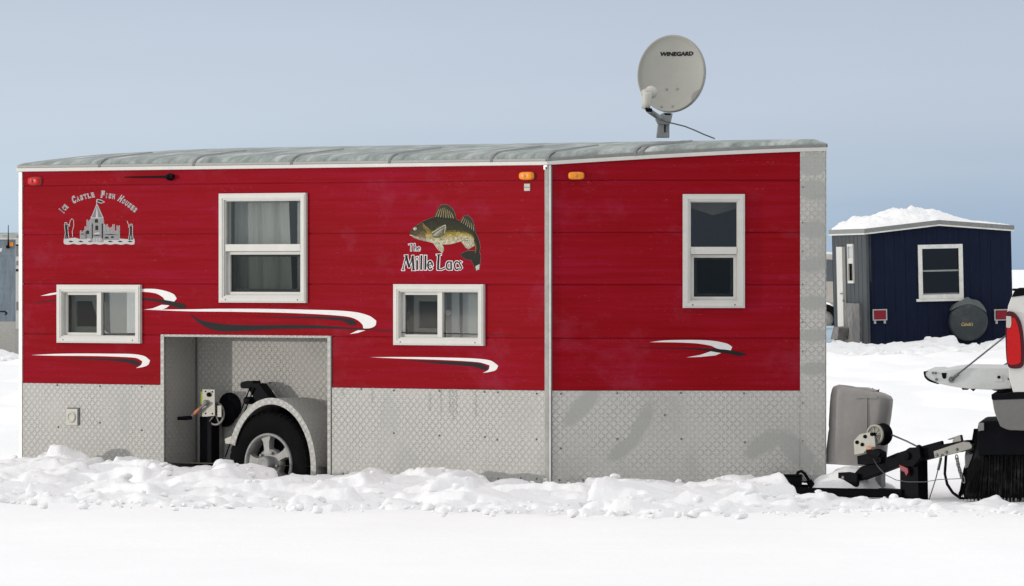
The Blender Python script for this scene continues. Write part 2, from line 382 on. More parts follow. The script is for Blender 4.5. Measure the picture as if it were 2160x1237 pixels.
def wall(mb, fr, u0, u1, z0, z1, holes=(), grooves=(), thick=.04, w=0., top=None, gd=.006, gw=.008, vgroove=(), m=0, usub=(), mi=0):
    us = sorted({u0, u1, *usub, *[x for h in holes for x in h[:2] if u0 < x < u1], *[g + e for g in vgroove for e in (-gw/2, gw/2)]})
    zs = sorted({z0, z1, *[x for h in holes for x in h[2:] if z0 < x < z1], *[g + e for g in grooves for e in (-gw/2, gw/2)]})
    def dep(i, j):
        if i < 0 or j < 0 or i >= len(us) - 1 or j >= len(zs) - 1: return None
        a = (us[i] + us[i+1]) / 2; b = (zs[j] + zs[j+1]) / 2
        for h in holes:
            if h[0] < a < h[1] and h[2] < b < h[3]: return None
        if any(abs(b - g) < gw/2 for g in grooves) or any(abs(a - g) < gw/2 for g in vgroove): return w - gd
        return w
    def P(i, j, ww):
        z = zs[j]
        if top and j == len(zs) - 1: z = top(us[i])
        return fr.p(us[i], z, ww)
    bk = w - thick
    for i in range(len(us) - 1):
        for j in range(len(zs) - 1):
            d = dep(i, j)
            if d is None: continue
            mb.face([P(i, j, d), P(i+1, j, d), P(i+1, j+1, d), P(i, j+1, d)], m)
            mb.face([P(i, j+1, bk), P(i+1, j+1, bk), P(i+1, j, bk), P(i, j, bk)], mi)
            for (di, dj, a, b) in ((-1, 0, (i, j), (i, j+1)), (1, 0, (i+1, j+1), (i+1, j)), (0, -1, (i+1, j), (i, j)), (0, 1, (i, j+1), (i+1, j+1))):
                e = dep(i + di, j + dj); e = bk if e is None else e
                if e < d: mb.face([P(*a, d), P(*b, d), P(*b, e), P(*a, e)], m)

def put_text(mb, mapf, body, m=0, offset=0., shear=0., spacing=1., cap=.73, width=None):
    """mapf(x, y) -> point, x in 0..advance (cap heights), y in 0..1"""
    vs, fs = text_mesh(body, offset, shear, spacing)
    if not vs: return 0
    x0 = min(v[0] for v in vs); x1 = max(v[0] for v in vs)
    k = 1 / cap
    for f in fs:
        pts = [mapf((vs[i][0] - x0) / (x1 - x0) if width else (vs[i][0] - x0) * k, vs[i][1] * k) for i in f]
        mb.face(pts, m)
    return (x1 - x0) * k

# ------------------------------------------------------------------ ground
def ground():
    ys = list(np.arange(4, 36, 1.0)) + list(np.arange(36, 52, .16)) + list(np.arange(52, 130, .45))
    d = 1.0
    y = 130
    while y < 14000: ys.append(y); d *= 1.09; y += d
    xs = list(np.arange(-9, 9.01, .22)); d = .3; x = 9.2
    ex_ = []
    while x < 9000: ex_.append(x); d *= 1.14; x += d
    xs = [-e for e in ex_[::-1]] + xs + ex_
    V = []; nx = len(xs)
    for y in ys:
        for x in xs:
            far = min(1, 200 / max(y, 1))
            v = Vector((x, y, 0))
            h = .05 * noise.fractal(Vector((x * .22, y * .10, 3.1)), 1, 2, 4) + .014 * noise.fractal(Vector((x * 1.3, y * .7, 7.7)), 1, 2, 4)
            if y > 48: h += .16 * noise.fractal(Vector((x * .6, y * .22, 1.1)), 1, 2, 4) * min(1, (y - 48) / 6)
            if 30 < y < 41.5: h += .016 * noise.noise(Vector((x * .3, y * 5, 0))) * min(1, (41.5 - y)) + .006 * noise.noise(Vector((x * 3, y * 9, 4)))          # tyre-polished streaks along the track
            V.append((x, y, h * far - .06 * max(0, min(1, (100 - y) / 40))))
    Fc = [(j * nx + i, j * nx + i + 1, (j + 1) * nx + i + 1, (j + 1) * nx + i) for j in range(len(ys) - 1) for i in range(nx - 1)]
    me = bpy.data.meshes.new('snow_ground'); me.from_pydata(V, [], Fc); me.materials.append(M['snow'])
    for p in me.polygons: p.use_smooth = True
    o = bpy.data.objects.new('snow_ground', me); COL.objects.link(o); o['kind'] = 'structure'
ground()

def bank(name, crest, yc, foot, x0, x1, y0, y1, res, nst, rmin, rmax, seed, lab, back=None, fac=1.0, sub=0.05, soft=1, blocks=(), lowwin=14, lowadd=9, lowpx=None, extra=()):
    """ploughed heap: envelope with a crest line, stamped with faceted chunks"""
    g = np.random.default_rng(seed)
    xs = np.arange(x0, x1, res); ys = np.arange(y0, y1, res * fac); X, Y = np.meshgrid(xs, ys)
    cp = np.array([c[0] for c in crest], float); cr = np.array([c[1] for c in crest], float)
    YC = np.vectorize(yc)(xs); PX = 1080 + F * xs / YC
    rows_ = np.interp(PX, cp, cr); dpx = max(1, int(lowwin / max(1e-6, F * res / YC[0])))
    rows_ = np.array([rows_[max(0, i - dpx):i + dpx + 1].max() for i in range(len(rows_))]); rows_ = np.convolve(np.pad(rows_, dpx, 'edge'), np.ones(2 * dpx + 1) / (2 * dpx + 1), 'valid') + lowadd
    ZC = H - (rows_ - HROW) * YC / F; CAP = rows_ - lowadd
    YF = np.vectorize(foot)(xs)
    yb = YC + (back if back else 1.0)
    def env(Xi, Yi):
        i = np.clip(((Xi - x0) / res).astype(int), 0, len(xs) - 1)
        zc, ycc, yf, ybb = ZC[i], YC[i], YF[i], yb[i]
        a = np.clip((Yi - yf) / (ycc - yf), 0, 1); b = np.clip((ybb - Yi) / (ybb - ycc), 0, 1)
        s = np.where(Yi < ycc, a ** 1.15, .45 + .55 * b)
        return (zc + sub) * s - sub
    E = env(X, Y)
    Z = E - rmin * .35
    def stamp(cx, cy, r, topz, nf, tilt, dome, slo, shi, rr=(.55, 1.0), asp=1.0):
        i0, i1 = int((cx - r * 1.5 - x0) / res), int((cx + r * 1.5 - x0) / res) + 1
        j0, j1 = int((cy - r * 1.5 - y0) / (res * fac)), int((cy + r * 1.5 - y0) / (res * fac)) + 1
        i0, j0 = max(0, i0), max(0, j0)
        sx, sy = (X[j0:j1, i0:i1] - cx) / asp, Y[j0:j1, i0:i1] - cy
        if sx.size == 0: return
        D = np.full(sx.shape, topz); tx, ty = g.uniform(-tilt, tilt, 2); D = D + tx * sx + ty * sy - dome * (sx ** 2 + sy ** 2) / r
        a0 = g.uniform(0, 6.28)
        for q in range(nf):
            a = a0 + 6.283 * q / nf + g.uniform(-.35, .35); dd = r * g.uniform(*rr)
            D = np.minimum(D, topz - g.uniform(slo, shi) * (np.cos(a) * sx + np.sin(a) * sy - dd))
        Z[j0:j1, i0:i1] = np.maximum(Z[j0:j1, i0:i1], D)
    for k in range(nst):
        cx = g.uniform(x0, x1); i = min(len(xs) - 1, int((cx - x0) / res)); cy = YF[i] + (YC[i] - YF[i] + .25) * g.random() ** .8
        r = rmin + (rmax - rmin) * g.random() ** 3.0
        r *= .35 + .65 * min(1, 1.6 * (cy - YF[i]) / (YC[i] - YF[i]))
        e = float(env(np.array([cx]), np.array([cy]))[0]); low_ = lowpx is not None and PX[i] > lowpx; hgt = r * g.uniform(.4, 1.0) * (.25 if low_ else 1)
        near = (cy - YF[i]) / (YC[i] - YF[i])
        topz = e + hgt * (.42 if near < .75 else .12)
        topz = min(topz, H - (CAP[i] + g.uniform(-3, 9) - HROW) * cy / F - .15 * r)
        stamp(cx, cy, r, topz, g.integers(3, 7), .45, g.uniform(.0, .35), .6, 6.0, asp=g.uniform(.8, 1.7))
    for (px_, row, wpx) in blocks:                       # the big blocks on the crest
        i = int(np.argmin(np.abs(PX - px_))); cx = xs[i]; cy = YC[i] - .02
        tz = H - (row - HROW) * cy / F; stamp(cx, cy, wpx / 2 * cy / F * 1.4, tz, 6, .16, .10, 3.0, 14.0, (.72, 1.0))
    for (ax, ay, ar, az) in extra: stamp(ax, ay, ar, az, 6, .1, .5, .5, 1.5, (.7, 1.0))
    for _ in range(soft):
        Z[1:-1, 1:-1] = (Z[1:-1, 1:-1] * 2 + Z[:-2, 1:-1] + Z[2:, 1:-1] + Z[1:-1, :-2] + Z[1:-1, 2:]) / 6
    def vn(cell):                                        # value noise, smooth
        nyc, nxc = int((y1 - y0) / cell) + 3, int((x1 - x0) / cell) + 3; G = g.standard_normal((nyc, nxc))
        fx, fy = (X - x0) / cell, (Y - y0) / cell; ix, iy = fx.astype(int), fy.astype(int); tx, ty = fx - ix, fy - iy
        tx, ty = tx * tx * (3 - 2 * tx), ty * ty * (3 - 2 * ty)
        return (G[iy, ix] * (1 - tx) + G[iy, ix + 1] * tx) * (1 - ty) + (G[iy + 1, ix] * (1 - tx) + G[iy + 1, ix + 1] * tx) * ty
    Z += np.abs(vn(rmin * 4)) * rmin * -.22 + vn(rmin * 1.6) * rmin * .10 + vn(rmin * .7) * rmin * .055
    edge = np.minimum(1, np.minimum(Y - (YF[None, :] - .3), 10) / .3); Z = np.where(edge < 1, Z - (1 - np.clip(edge, 0, 1)) * .12, Z)
    ft_ = np.clip(np.minimum(X - x0, x1 - X) / .8, 0, 1) ** .6; Z = Z * ft_ - .13 * (1 - ft_)
    V = np.stack([X, Y, Z], -1).reshape(-1, 3); nx = len(xs); ny = len(ys)
    ii = (np.arange(ny - 1)[:, None] * nx + np.arange(nx - 1)[None, :]).reshape(-1)
    Q = np.stack([ii, ii + 1, ii + nx + 1, ii + nx], -1)
    # drop what lies well under the ground sheet
    zz = V[:, 2][Q].max(1); Q = Q[zz > -.13]
    # loose lumps lying on it
    b0 = bmesh.new(); bmesh.ops.create_icosphere(b0, subdivisions=2, radius=1); b0.verts.ensure_lookup_table()
    sv = np.array([v.co[:] for v in b0.verts]); sf = np.array([[v.index for v in f.verts] for f in b0.faces]); b0.free()
    AV, AF, AT = [V], [], []; base = len(V)
    for k in range(int(nst * .30)):
        cx = g.uniform(x0, x1); i = min(len(xs) - 1, int((cx - x0) / res)); cy = YF[i] - .9 * g.random() ** 2 + (YC[i] - YF[i] + .25) * g.random() ** 1.5
        r = rmin * (.22 + .75 * g.random() ** 2.5); j = min(ny - 1, max(0, int((cy - y0) / (res * fac)))); z = max(Z[j, i], -.05)
        p = sv * r
        for _ in range(7):
            n_ = g.standard_normal(3); n_ /= np.linalg.norm(n_); e = np.maximum(0, p @ n_ - g.uniform(.4, .8) * r); p = p - e[:, None] * n_
        AV.append(p * (1.25, 1, .8) + (cx, cy, z + r * .12)); AT.append(sf + base); base += len(sv)
    me = bpy.data.meshes.new(name); me.from_pydata(np.concatenate(AV).tolist(), [], Q.tolist() + np.concatenate(AT).tolist()); me.materials.append(M['snowchunk'])
    me.polygons.foreach_set('use_smooth', [True] * len(me.polygons))
    o = bpy.data.objects.new(name, me); COL.objects.link(o); tag(o, lab, 'snow bank', kind='stuff'); return o

# ------------------------------------------------------------------ the red fish house
PHI = R(38); cP, sP = math.cos(PHI), math.sin(PHI)
A = Vector((cP, -sP, 0)); S0 = Vector(((1157 - 1080) * 45 / F, 45, 0))
LEN = 5.009; NL = 1.943; HW = NL * sP
MT = Matrix.Translation(S0 - A * LEN) @ Matrix.Rotation(-PHI, 4, 'Z')
T = root('fish_house_trailer', 'red ice fishing house trailer with tread plate skirt, parked hitched on the snow', 'fish house', MT)
fm = Frame(MT, (0, 0), (1, 0), (0, -1)); fn = Frame(MT, (LEN, 0), (cP, sP), (sP, -cP))
ff = Frame(MT, (LEN, 2 * HW), (-1, 0), (0, 1)); fr_ = Frame(MT, (0, 2 * HW), (0, -1), (-1, 0))
fnf = Frame(MT, (LEN + NL * cP, HW), (-cP, sP), (sP, cP))
ft = Frame(MT, (0, HW), (1, 0), (0, -1))          # centre plane of the trailer
ZB = fm.pick(1150, 824)[1]; ZT = fm.pick(1150, 345)[1]; Z0 = .035; CR = .098
def crown(lat): q = min(max(lat, 0), 2 * HW); q = q if q < HW else 2 * HW - q; return CR * (1 - (1 - q / HW) ** 1.3)
GR = [fm.pick(1150, r)[1] for r in (381, 491, 601, 714)]
def rect(fr, x0, y0, x1, y1):
    u0, _ = fr.pick(x0, (y0 + y1) / 2); u1, _ = fr.pick(x1, (y0 + y1) / 2); xm = (x0 + x1) / 2
    return (u0, u1, fr.pick(xm, y1)[1], fr.pick(xm, y0)[1])
W1 = rect(fm, 466, 408, 649, 639); W2 = rect(fm, 124, 601, 300, 724); W3 = rect(fm, 834, 600, 1024, 729); W4 = rect(fn, 1440, 410, 1571, 650)
ins = lambda r, e=.03: (r[0] + e, r[1] - e, r[2] + e, r[3] - e)
WU0, WU1 = fm.pick(342, 850)[0], fm.pick(697, 850)[0]; WZ = fm.pick(520, 709)[1]
mb = MB(); wall(mb, fm, 0, LEN, ZB, ZT, [ins(W1), ins(W2), ins(W3), (WU0, WU1, 0, WZ)], GR, gd=.007, gw=.010, mi=1); mb.build('side_wall', ['red', 'interior'], T)
mb = MB(); wall(mb, fn, 0, NL - .173, ZB, ZT - .02, [ins(W4)], GR, top=lambda u: ZT + crown(u * sP), usub=[.4, .8, 1.2], gd=.007, gw=.010, mi=1); mb.build('nose_wall', ['red', 'interior'], T)
mb = MB(); wall(mb, fm, 0, WU0, Z0, ZB - .002, w=.005, thick=.045)
def screws(mb, fr, pts, w=.006, m=1, r=.007):
    for a, b in pts:
        u, z = fr.pick(a, b)
        mb.lathe(fr.p(u, z, w), fr.W, [(r, 0), (r, .003), (r * .5, .005), (0, .005)], m, 8)
screws(mb, fm, [(122, 813), (212, 815), (300, 816), (124, 901), (212, 892), (300, 908)])
mb.build('side_skirt', ['plate', 'trim_and_shade'], T)
mb = MB(); wall(mb, fm, WU1, LEN, Z0, ZB - .002, w=.005, thick=.045)
screws(mb, fm, [(763, 821), (832, 824), (928, 825), (1023, 827), (1051, 828), (1133, 831), (832, 914), (928, 919), (1024, 922), (1050, 928), (1133, 927), (725, 999), (880, 1003), (1025, 1008), (1052, 1010), (1100, 1009), (1133, 1010)])
# dark run-off streaks caught by the tread pattern
for (x, y0, y1) in ((948, 821, 872), (955, 821, 880), (962, 821, 875), (930, 822, 870), (906, 830, 868), (785, 818, 848), (723, 818, 835), (1003, 823, 880)):
    yy = y0; k = 0
    while yy < y1:
        h = 5; dx = 2.2 if k % 2 else -2.2
        q = [fm.pick(x - dx, yy), fm.pick(x - dx + 2.6, yy), fm.pick(x + dx + 2.6, yy + h), fm.pick(x + dx, yy + h)]
        mb.prism(fm, q[::-1], .0045, .0065, 2); yy += h + (2 if random.random() < .3 else 0); k += 1
mb.build('side_skirt', ['plate', 'trim_and_shade', 'hubgrey'], T)
mb = MB(); wall(mb, fn, 0, NL - .176, Z0, ZB - .002, w=.005, thick=.045)
screws(mb, fn, [(1183, 831), (1302, 830), (1436, 829), (1569, 830), (1302, 926), (1437, 926), (1571, 933), (1183, 946), (1402, 876), (1180, 1013), (1230, 1013), (1302, 1014), (1437, 1015)])
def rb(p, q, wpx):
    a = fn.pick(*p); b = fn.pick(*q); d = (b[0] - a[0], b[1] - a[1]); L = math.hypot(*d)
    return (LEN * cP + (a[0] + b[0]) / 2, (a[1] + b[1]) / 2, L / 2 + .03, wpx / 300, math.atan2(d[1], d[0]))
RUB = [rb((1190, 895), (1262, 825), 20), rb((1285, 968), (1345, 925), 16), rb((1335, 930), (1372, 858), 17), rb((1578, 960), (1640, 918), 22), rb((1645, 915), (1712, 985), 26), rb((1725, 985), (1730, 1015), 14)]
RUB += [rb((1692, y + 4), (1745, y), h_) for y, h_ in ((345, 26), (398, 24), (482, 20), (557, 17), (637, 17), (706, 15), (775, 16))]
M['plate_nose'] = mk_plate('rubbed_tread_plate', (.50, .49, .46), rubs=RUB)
mb.build('nose_skirt', ['plate_nose', 'trim_and_shade'], T)
mb = MB(); wall(mb, fn, NL - .174, NL, .06, ZT, w=.011, thick=.05, top=lambda u: ZT + crown(u * sP))
wall(mb, fnf, 0, .174, .06, ZT, w=.011, thick=.05, top=lambda u: ZT + crown(HW - u * sP))
screws(mb, fn, [(1693, y) for y in (395, 470, 530, 600, 680, 741, 850, 930)], w=.012, r=.005)
mb.build('nose_corner_plate', ['plate_nose', 'trim_and_shade'], T)
# hidden sides, floor
mb = MB(); wall(mb, ff, 0, LEN, Z0, ZT, [(1.0, 1.9, 1.2, 1.9)], GR, mi=1); mb.build('far_side_wall', ['red', 'interior'], T)
mb = MB(); wall(mb, fnf, .176, NL, Z0, ZT - .02, grooves=GR, top=lambda u: ZT + crown(HW - u * sP), usub=[.6, 1.1], mi=1); mb.build('far_nose_wall', ['red', 'interior'], T)
# rear wall with a window that the left side window looks through to
RW = (.75, 1.55, 1.02, 1.42)
mb = MB(); wall(mb, fr_, .04, 2 * HW - .04, Z0, ZT, [RW], GR, top=lambda u: ZT + crown(u), usub=[.3, .6, .9, 1.2, 1.5, 1.8, 2.1], thick=.04, mi=1); mb.build('rear_wall', ['red', 'interior'], T)
mb = MB(); mb.face([fm.p(0.03, .12, -.03), fm.p(LEN, .12, -.03), Vector((LEN + NL * cP - .06, HW, .12)), ff.p(0, .12, -.03), ff.p(LEN - .03, .12, -.03)])
mb.build('floor', 'interior', T)
# inner lining: a narrow galley partition and bunk so the rooms are not empty
mb = MB(); mb.box(fm, 1.62, 1.66, .12, 2.1, -1.6, -.42); mb.build('partition', 'interior', T)
# underframe rail
mb = MB(); mb.box(fm, .05, LEN - .03, -.03, Z0 - .003, -.10, -.015); mb.box(fn, .02, NL - .1, -.05, Z0 - .003, -.10, -.015); mb.build('frame_rail', 'black', T)

# roof
OV = .016
def roofz(x, lat):
    e = max(0, (x - LEN)) * sP / cP
    half = HW - e; l = lat if lat < HW else 2 * HW - lat; d = (l - (e - OV / cP if x > LEN else -OV))
    d = max(0, d); q = min(d, .10) / .10
    return ZT + .028 + crown(lat) + (.020 + .026 * min(1, max(0, x) / 1.1) ** .6) * math.sqrt(max(0, 1 - (1 - q) ** 2))
mb = MB(); rows = []
XE = LEN + NL * cP + .02
xs = sorted(set([-.02, 0, .5, 1, 1.5, 2, 2.5, 3, 3.5, 4, 4.5, LEN] + list(np.linspace(LEN, XE, 14))))
for x in xs:
    e = (x - LEN) * sP / cP if x > LEN else 0
    lo = e - OV / (cP if x > LEN else 1); lo = min(lo, HW - .001); half = HW - lo; r = []
    ds = [0, 0, .003, .012, .03, .06, .10, .2, .4, .7, .95]
    L = []
    for i, d in enumerate(ds): L.append((lo + min(d, half), i == 0))
    L.append((HW, False)); L = L + [(2 * HW - a, b) for a, b in L[:-1][::-1]]
    for a, b in L:
        z = roofz(x, a) if not b else ZT + crown(a) + .016
        ripple = .0012 * noise.noise(Vector((x * 2.5, a * 3, 0))) if not b else 0
        r.append(Vector((x, a, z + ripple)))
    rows.append(r)
mb.grid(rows, 0, flip=True, smooth=True)
mb.face(rows[0], 0); mb.face([r[0] for r in rows] + [r[-1] for r in rows[::-1]], 0)
mb.build('roof', 'roof', T)
for px in (213, 412, 618, 825, 1040, 1157, 1342, 1357):
    x = fm.pick(px, 340)[0] if px < 1160 else LEN + fn.pick(px, 330)[0] * cP
    e = max(0, x - LEN) * sP / cP; lo = e - OV - .002
    mb = MB(); L = [lo, lo, lo + .01, lo + .03, lo + .06, lo + .1, lo + .2, lo + .4, lo + .6]
    P0 = []; P1 = []; hw = .013 if px != 1157 else .016
    for k, a in enumerate(L):
        z = roofz(x, a) + .007 if k else ZT + crown(a) + .016
        if a > HW - .001 and x > LEN and (2 * HW - a) < e: continue
        q_ = 1 if k < 5 else .55; P0.append(Vector((x - hw * q_, a - .003, z - .004))); P1.append(Vector((x + hw * q_, a - .003, z - .004)))
    Pm = [(a + b) / 2 + Vector((0, 0 if k > 1 else -.006, .008)) for k, (a, b) in enumerate(zip(P0, P1))]
    mb.grid([P0, Pm, P1], 0, smooth=False); mb.build('roof_seam', 'hubgrey', T)
# drip trim under the roof
zz = [(u, ZT + crown(u * sP)) for u in np.linspace(-.012, NL + .012, 9)]
mb = MB(); mb.box(fm, -.03, LEN + .005, ZT - .012, ZT + .015, -.03, .020); mb.box(fm, -.02, LEN, ZT + .015, ZT + .036, -.02, .019, 1)
mb.prism(fn, [(u, z - .012) for u, z in zz] + [(u, z + .015) for u, z in zz[::-1]], -.03, .020)
mb.prism(fn, [(u, z + .015) for u, z in zz] + [(u, z + .038) for u, z in zz[::-1]], -.02, .019, 1)
mb.build('drip_trim', ['white', 'hubgrey'], T, bevel=.003)
mb = MB(); mb.box(fm, -.012, .022, Z0, ZT - .014, -.03, .012)
mb.build('rear_corner_trim', 'trimgrey', T, bevel=.003)
# seam trim at the bend: a ribbed extrusion with end caps
mb = MB()
su0 = fm.pick(1152, 600)[0]; su1 = LEN + .002
zs0, zs1 = .05, ZT - .014
for k in range(3):
    a = su0 + (su1 - su0) * k / 3; b = a + (su1 - su0) / 3
    mb.box(fm, a + .003, b - .003, zs0, zs1, .005, .021)
mb.box(fm, su0, su1, zs0, zs1, .004, .014); mb.box(fn, 0, .018, zs0, zs1, .004, .016); mb.box(fn, .018, .026, zs0, zs1, .002, .009, 1)  # last strip is dark: the trim's shadow drawn on the nose
mb.box(fm, su0 - .002, su1 + .004, zs0 - .02, zs0 + .03, .012, .030); mb.box(fm, su0 - .002, su1 + .004, zs1 - .03, zs1, .012, .028)
screws(mb, fm, [(1155, 1017), (1158, 355)], w=.030, r=.010)
mb.build('seam_trim', ['trimgrey', 'trim_and_shade'], T, bevel=.002)

# windows
def frame_rect(mb, fr, r, t, w0, w1, m=0):          # mitred picture frame
    u0, u1, z0, z1 = r; o = [(u0, z0), (u1, z0), (u1, z1), (u0, z1)]; i = [(u0 + t, z0 + t), (u1 - t, z0 + t), (u1 - t, z1 - t), (u0 + t, z1 - t)]
    for k in range(4):
        j = (k + 1) % 4; mb.prism(fr, [o[k], o[j], i[j], i[k]], w0, w1, m)
def pane(fr, r, w, mat, parent, name='pane'):
    m = MB(); m.box(fr, r[0], r[1], r[2], r[3], w - .004, w, 0); return m.build(name, mat, parent)
def curtain(fr, u0, u1, z0, z1, w, amp, n, parent, topw=1., seed=0, mat='curtain'):
    m = MB(); rows = []; rnd = random.Random(seed); ph = [rnd.uniform(0, 6) for _ in range(4)]
    for i in range(n * 8 + 1):
        t = i / (n * 8); col = []
        for k in range(7):
            q = k / 6; u = u0 + (u1 - u0) * t
            if topw != 1: u = u0 + (u - u0) * (topw + (1 - topw) * (1 - q))
            col.append(fr.p(u, z0 + (z1 - z0) * q, w + amp * math.sin(t * n * 6.283 + ph[0] + q * .8) + amp * .5 * math.sin(t * n * 14 + ph[1])))
        rows.append(col)
    m.grid(rows, 0); return m.build('curtain', mat, parent)
def window_common(fr, r, T_, t=.048):
    mb = MB(); frame_rect(mb, fr, r, t, .001, .026); frame_rect(mb, fr, (r[0] + .010, r[1] - .010, r[2] + .010, r[3] - .010), t - .022, .026, .031)
    q = (r[0] + t - .001, r[1] - t + .001, r[2] + t - .001, r[3] - t + .001); frame_rect(mb, fr, q, .010, -.05, .014, 0)
    for a in (r[0] + .07, r[1] - .07):
        mb.lathe(fr.p(a, r[2] + .022, .0312), fr.W, [(.006, 0), (.006, .001), (0, .001)], 1, 8)
    return mb.build('window', ['white', 'trim_and_shade'], T_, bevel=.0025), (q[0] + .01, q[1] - .01, q[2] + .01, q[3] - .01)
def window_vert(fr, r, T_, mid):                     # upper fixed light, lower sliding sash
    wo, q = window_common(fr, r, T_); zm = mid
    m = MB(); m.box(fr, q[0], q[1], zm - .026, zm + .026, -.02, .018); m.build('meeting_rail', 'white', wo, bevel=.002)
    pane(fr, (q[0], q[1], zm + .026, q[3]), -.004, 'glass', wo)
    m = MB(); frame_rect(m, fr, (q[0], q[1], q[2], zm - .028), .022, -.036, -.012); m.build('sash', 'white', wo, bevel=.002)
    pane(fr, (q[0] + .02, q[1] - .02, q[2] + .02, zm - .046), -.024, 'glass_dim', wo)
    m = MB(); frame_rect(m, fr, (q[0] + .02, q[1] - .02, q[2] + .02, zm - .040), .024, -.062, -.050, 0); m.build('screen_frame', 'trim_and_shade', wo)
    return wo, q
def window_horz(fr, r, T_, mid, rightmat='glass'):
    wo, q = window_common(fr, r, T_)
    m = MB(); m.box(fr, mid - .022, mid + .022, q[2], q[3], -.02, .018); m.build('meeting_rail', 'white', wo, bevel=.002)
    pane(fr, (mid + .022, q[1], q[2], q[3]), -.004, rightmat, wo)
    m = MB(); frame_rect(m, fr, (q[0], mid - .024, q[2], q[3]), .020, -.036, -.012); m.build('sash', 'white', wo, bevel=.002)
    pane(fr, (q[0] + .018, mid - .042, q[2] + .018, q[3] - .018), -.024, 'glass_dim', wo)
    return wo, q
wo1, q1 = window_vert(fm, W1, T, fm.pick(557, 523)[1])
curtain(fm, q1[0] - .02, q1[0] + .54, q1[2] - .05, q1[3] + .03, -.12, .010, 3, wo1, .93, 3)
curtain(fm, q1[0] + .555, q1[1] + .12, q1[2] - .05, q1[3] + .03, -.13, .008, 2, wo1, 1, 5)
wo2, q2 = window_horz(fm, W2, T, fm.pick(212, 660)[0])
m_ = MB(); frame_rect(m_, fm, (q2[0] + .02, fm.pick(206, 660)[0], q2[2] + .02, q2[3] - .02), .045, -.075, -.058); m_.build('screen_frame', 'grey_panel', wo2)
m_ = MB(); m_.prism(fm, fm.poly([(190, 625), (230, 615), (232, 705), (212, 690), (203, 665)], -.11), -.115, -.11); m_.build('curtain', 'grey_panel', wo2)
wo3, q3 = window_horz(fm, W3, T, fm.pick(931, 660)[0])
m_ = MB(); frame_rect(m_, fm, (q3[0] + .06, fm.pick(926, 660)[0], q3[2] + .02, q3[3] - .02), .045, -.085, -.065); m_.build('screen_frame', 'grey_panel', wo3)
m_ = MB(); m_.box(fm, fm.pick(952, 660)[0], q3[1] + .1, q3[2] - .05, q3[3] + .05, -.14, -.13); m_.build('grey_panel', 'grey_panel', wo3)  # flat grey panel behind the right half of the glass
m_ = MB(); m_.box(fm, fm.pick(936, 660)[0], fm.pick(951, 660)[0], q3[2] - .05, q3[3] + .05, -.10, -.09); m_.lathe(fm.P(947, 660, -.088), fm.W, [(.02, 0), (.02, .02), (.008, .03), (0, .03)], 0, 12); m_.build('latch_stile', 'grey_panel', wo3)
wo4, q4 = window_vert(fn, W4, T, fn.pick(1505, 529)[1])
m_ = MB(); m_.face([fn.p(q4[0] - .05, q4[3] + .02, -.12), fn.p(q4[1] + .05, q4[3] + .02, -.12), fn.p(q4[1] + .05, q4[3] - .03, -.13), fn.p((q4[0] + q4[1]) / 2, q4[3] - .09, -.15), fn.p(q4[0] - .05, q4[3] - .02, -.13)]); m_.build('curtain', 'interior', wo4)
mb = MB(); frame_rect(mb, fr_, RW, .04, -.03, .02); wr = mb.build('window', 'white', T)
mb = MB(); mb.box(fr_, RW[0] + .02, RW[1] - .02, RW[2] + .02, RW[3] - .02, -.006, 0); mb.build('pane', 'glass', wr)
mb = MB(); frame_rect(mb, ff, (.97, 1.93, 1.17, 1.93), .05, -.03, .02); wr = mb.build('window', 'white', T)
mb = MB(); mb.box(ff, 1.01, 1.89, 1.2, 1.9, -.006, 0); mb.build('pane', 'glass_dark', wr)

# marker lamps, antenna, small reflector, power port
def lamp(fr, x0, x1, y0, y1, mat, dark):
    u0, z0 = fr.pick(x0, y1); u1, z1 = fr.pick(x1, y0); c = ((u0 + u1) / 2, (z0 + z1) / 2); a, b = (u1 - u0) / 2, (z1 - z0) / 2
    def ring(k): return [(c[0] + a * k * math.copysign(abs(math.cos(t)) ** .55, math.cos(t)), c[1] + b * k * math.copysign(abs(math.sin(t)) ** .55, math.sin(t))) for t in np.linspace(0, 2 * math.pi, 25)[:-1]]
    m = MB(); rows = [[fr.p(u, z, w_) for u, z in ring(k)] for k, w_ in ((1.06, .001), (1.06, .010), (1.0, .010), (.98, .026), (.85, .034), (.5, .037), (.02, .037))]
    m.grid(rows[:3], 1, closev=True, smooth=False); m.grid(rows[2:], 0, closev=True)
    m.lathe(fr.p(c[0], c[1], .036), fr.W, [(.012, 0), (.012, .004), (0, .004)], 2, 10)
    return m.build('marker_light', [mat, 'trim_and_shade', dark], T)
lamp(fm, 1099, 1128, 363, 380, 'amber', 'orangered'); lamp(fn, 1199, 1232, 363, 379, 'amber', 'orangered'); lamp(fm, 63, 88, 374, 391, 'redlens', 'darkred')
mb = MB(); pa = fm.P(366, 373, .03); pb = fm.P(264, 374, .03); pc = pa.lerp(pb, .35)
mb.tube([pa, pa.lerp(pb, .08), pa.lerp(pb, .09), pc, pb], [.016, .016, .011, .008, .004], 0); mb.lathe(fm.P(361, 374, 0), fm.W, [(.026, 0), (.026, .02), (.017, .05), (0, .055)], 0, 16)
mb.build('folded_antenna', 'black', T)
mb = MB(); q = rect(fm, 1107, 388, 1119, 403); mb.box(fm, *q, 0, .008); mb.box(fm, q[0] + .003, q[1] - .003, (q[2] + q[3]) / 2 - .002, (q[2] + q[3]) / 2 + .002, .008, .0095, 1); mb.build('hook_plate', ['zinc', 'trim_and_shade'], T)
q = rect(fm, 144, 863, 167, 897); mb = MB(); mb.box(fm, *q, .005, .022); mb.box(fm, q[0] + .002, q[1] + .010, q[2] + .002, q[3] + .010, .004, .016, 1)  # dark box offset up and right draws the cover's cast shadow
cu, cz = (q[0] + q[1]) / 2, (q[2] + q[3]) / 2
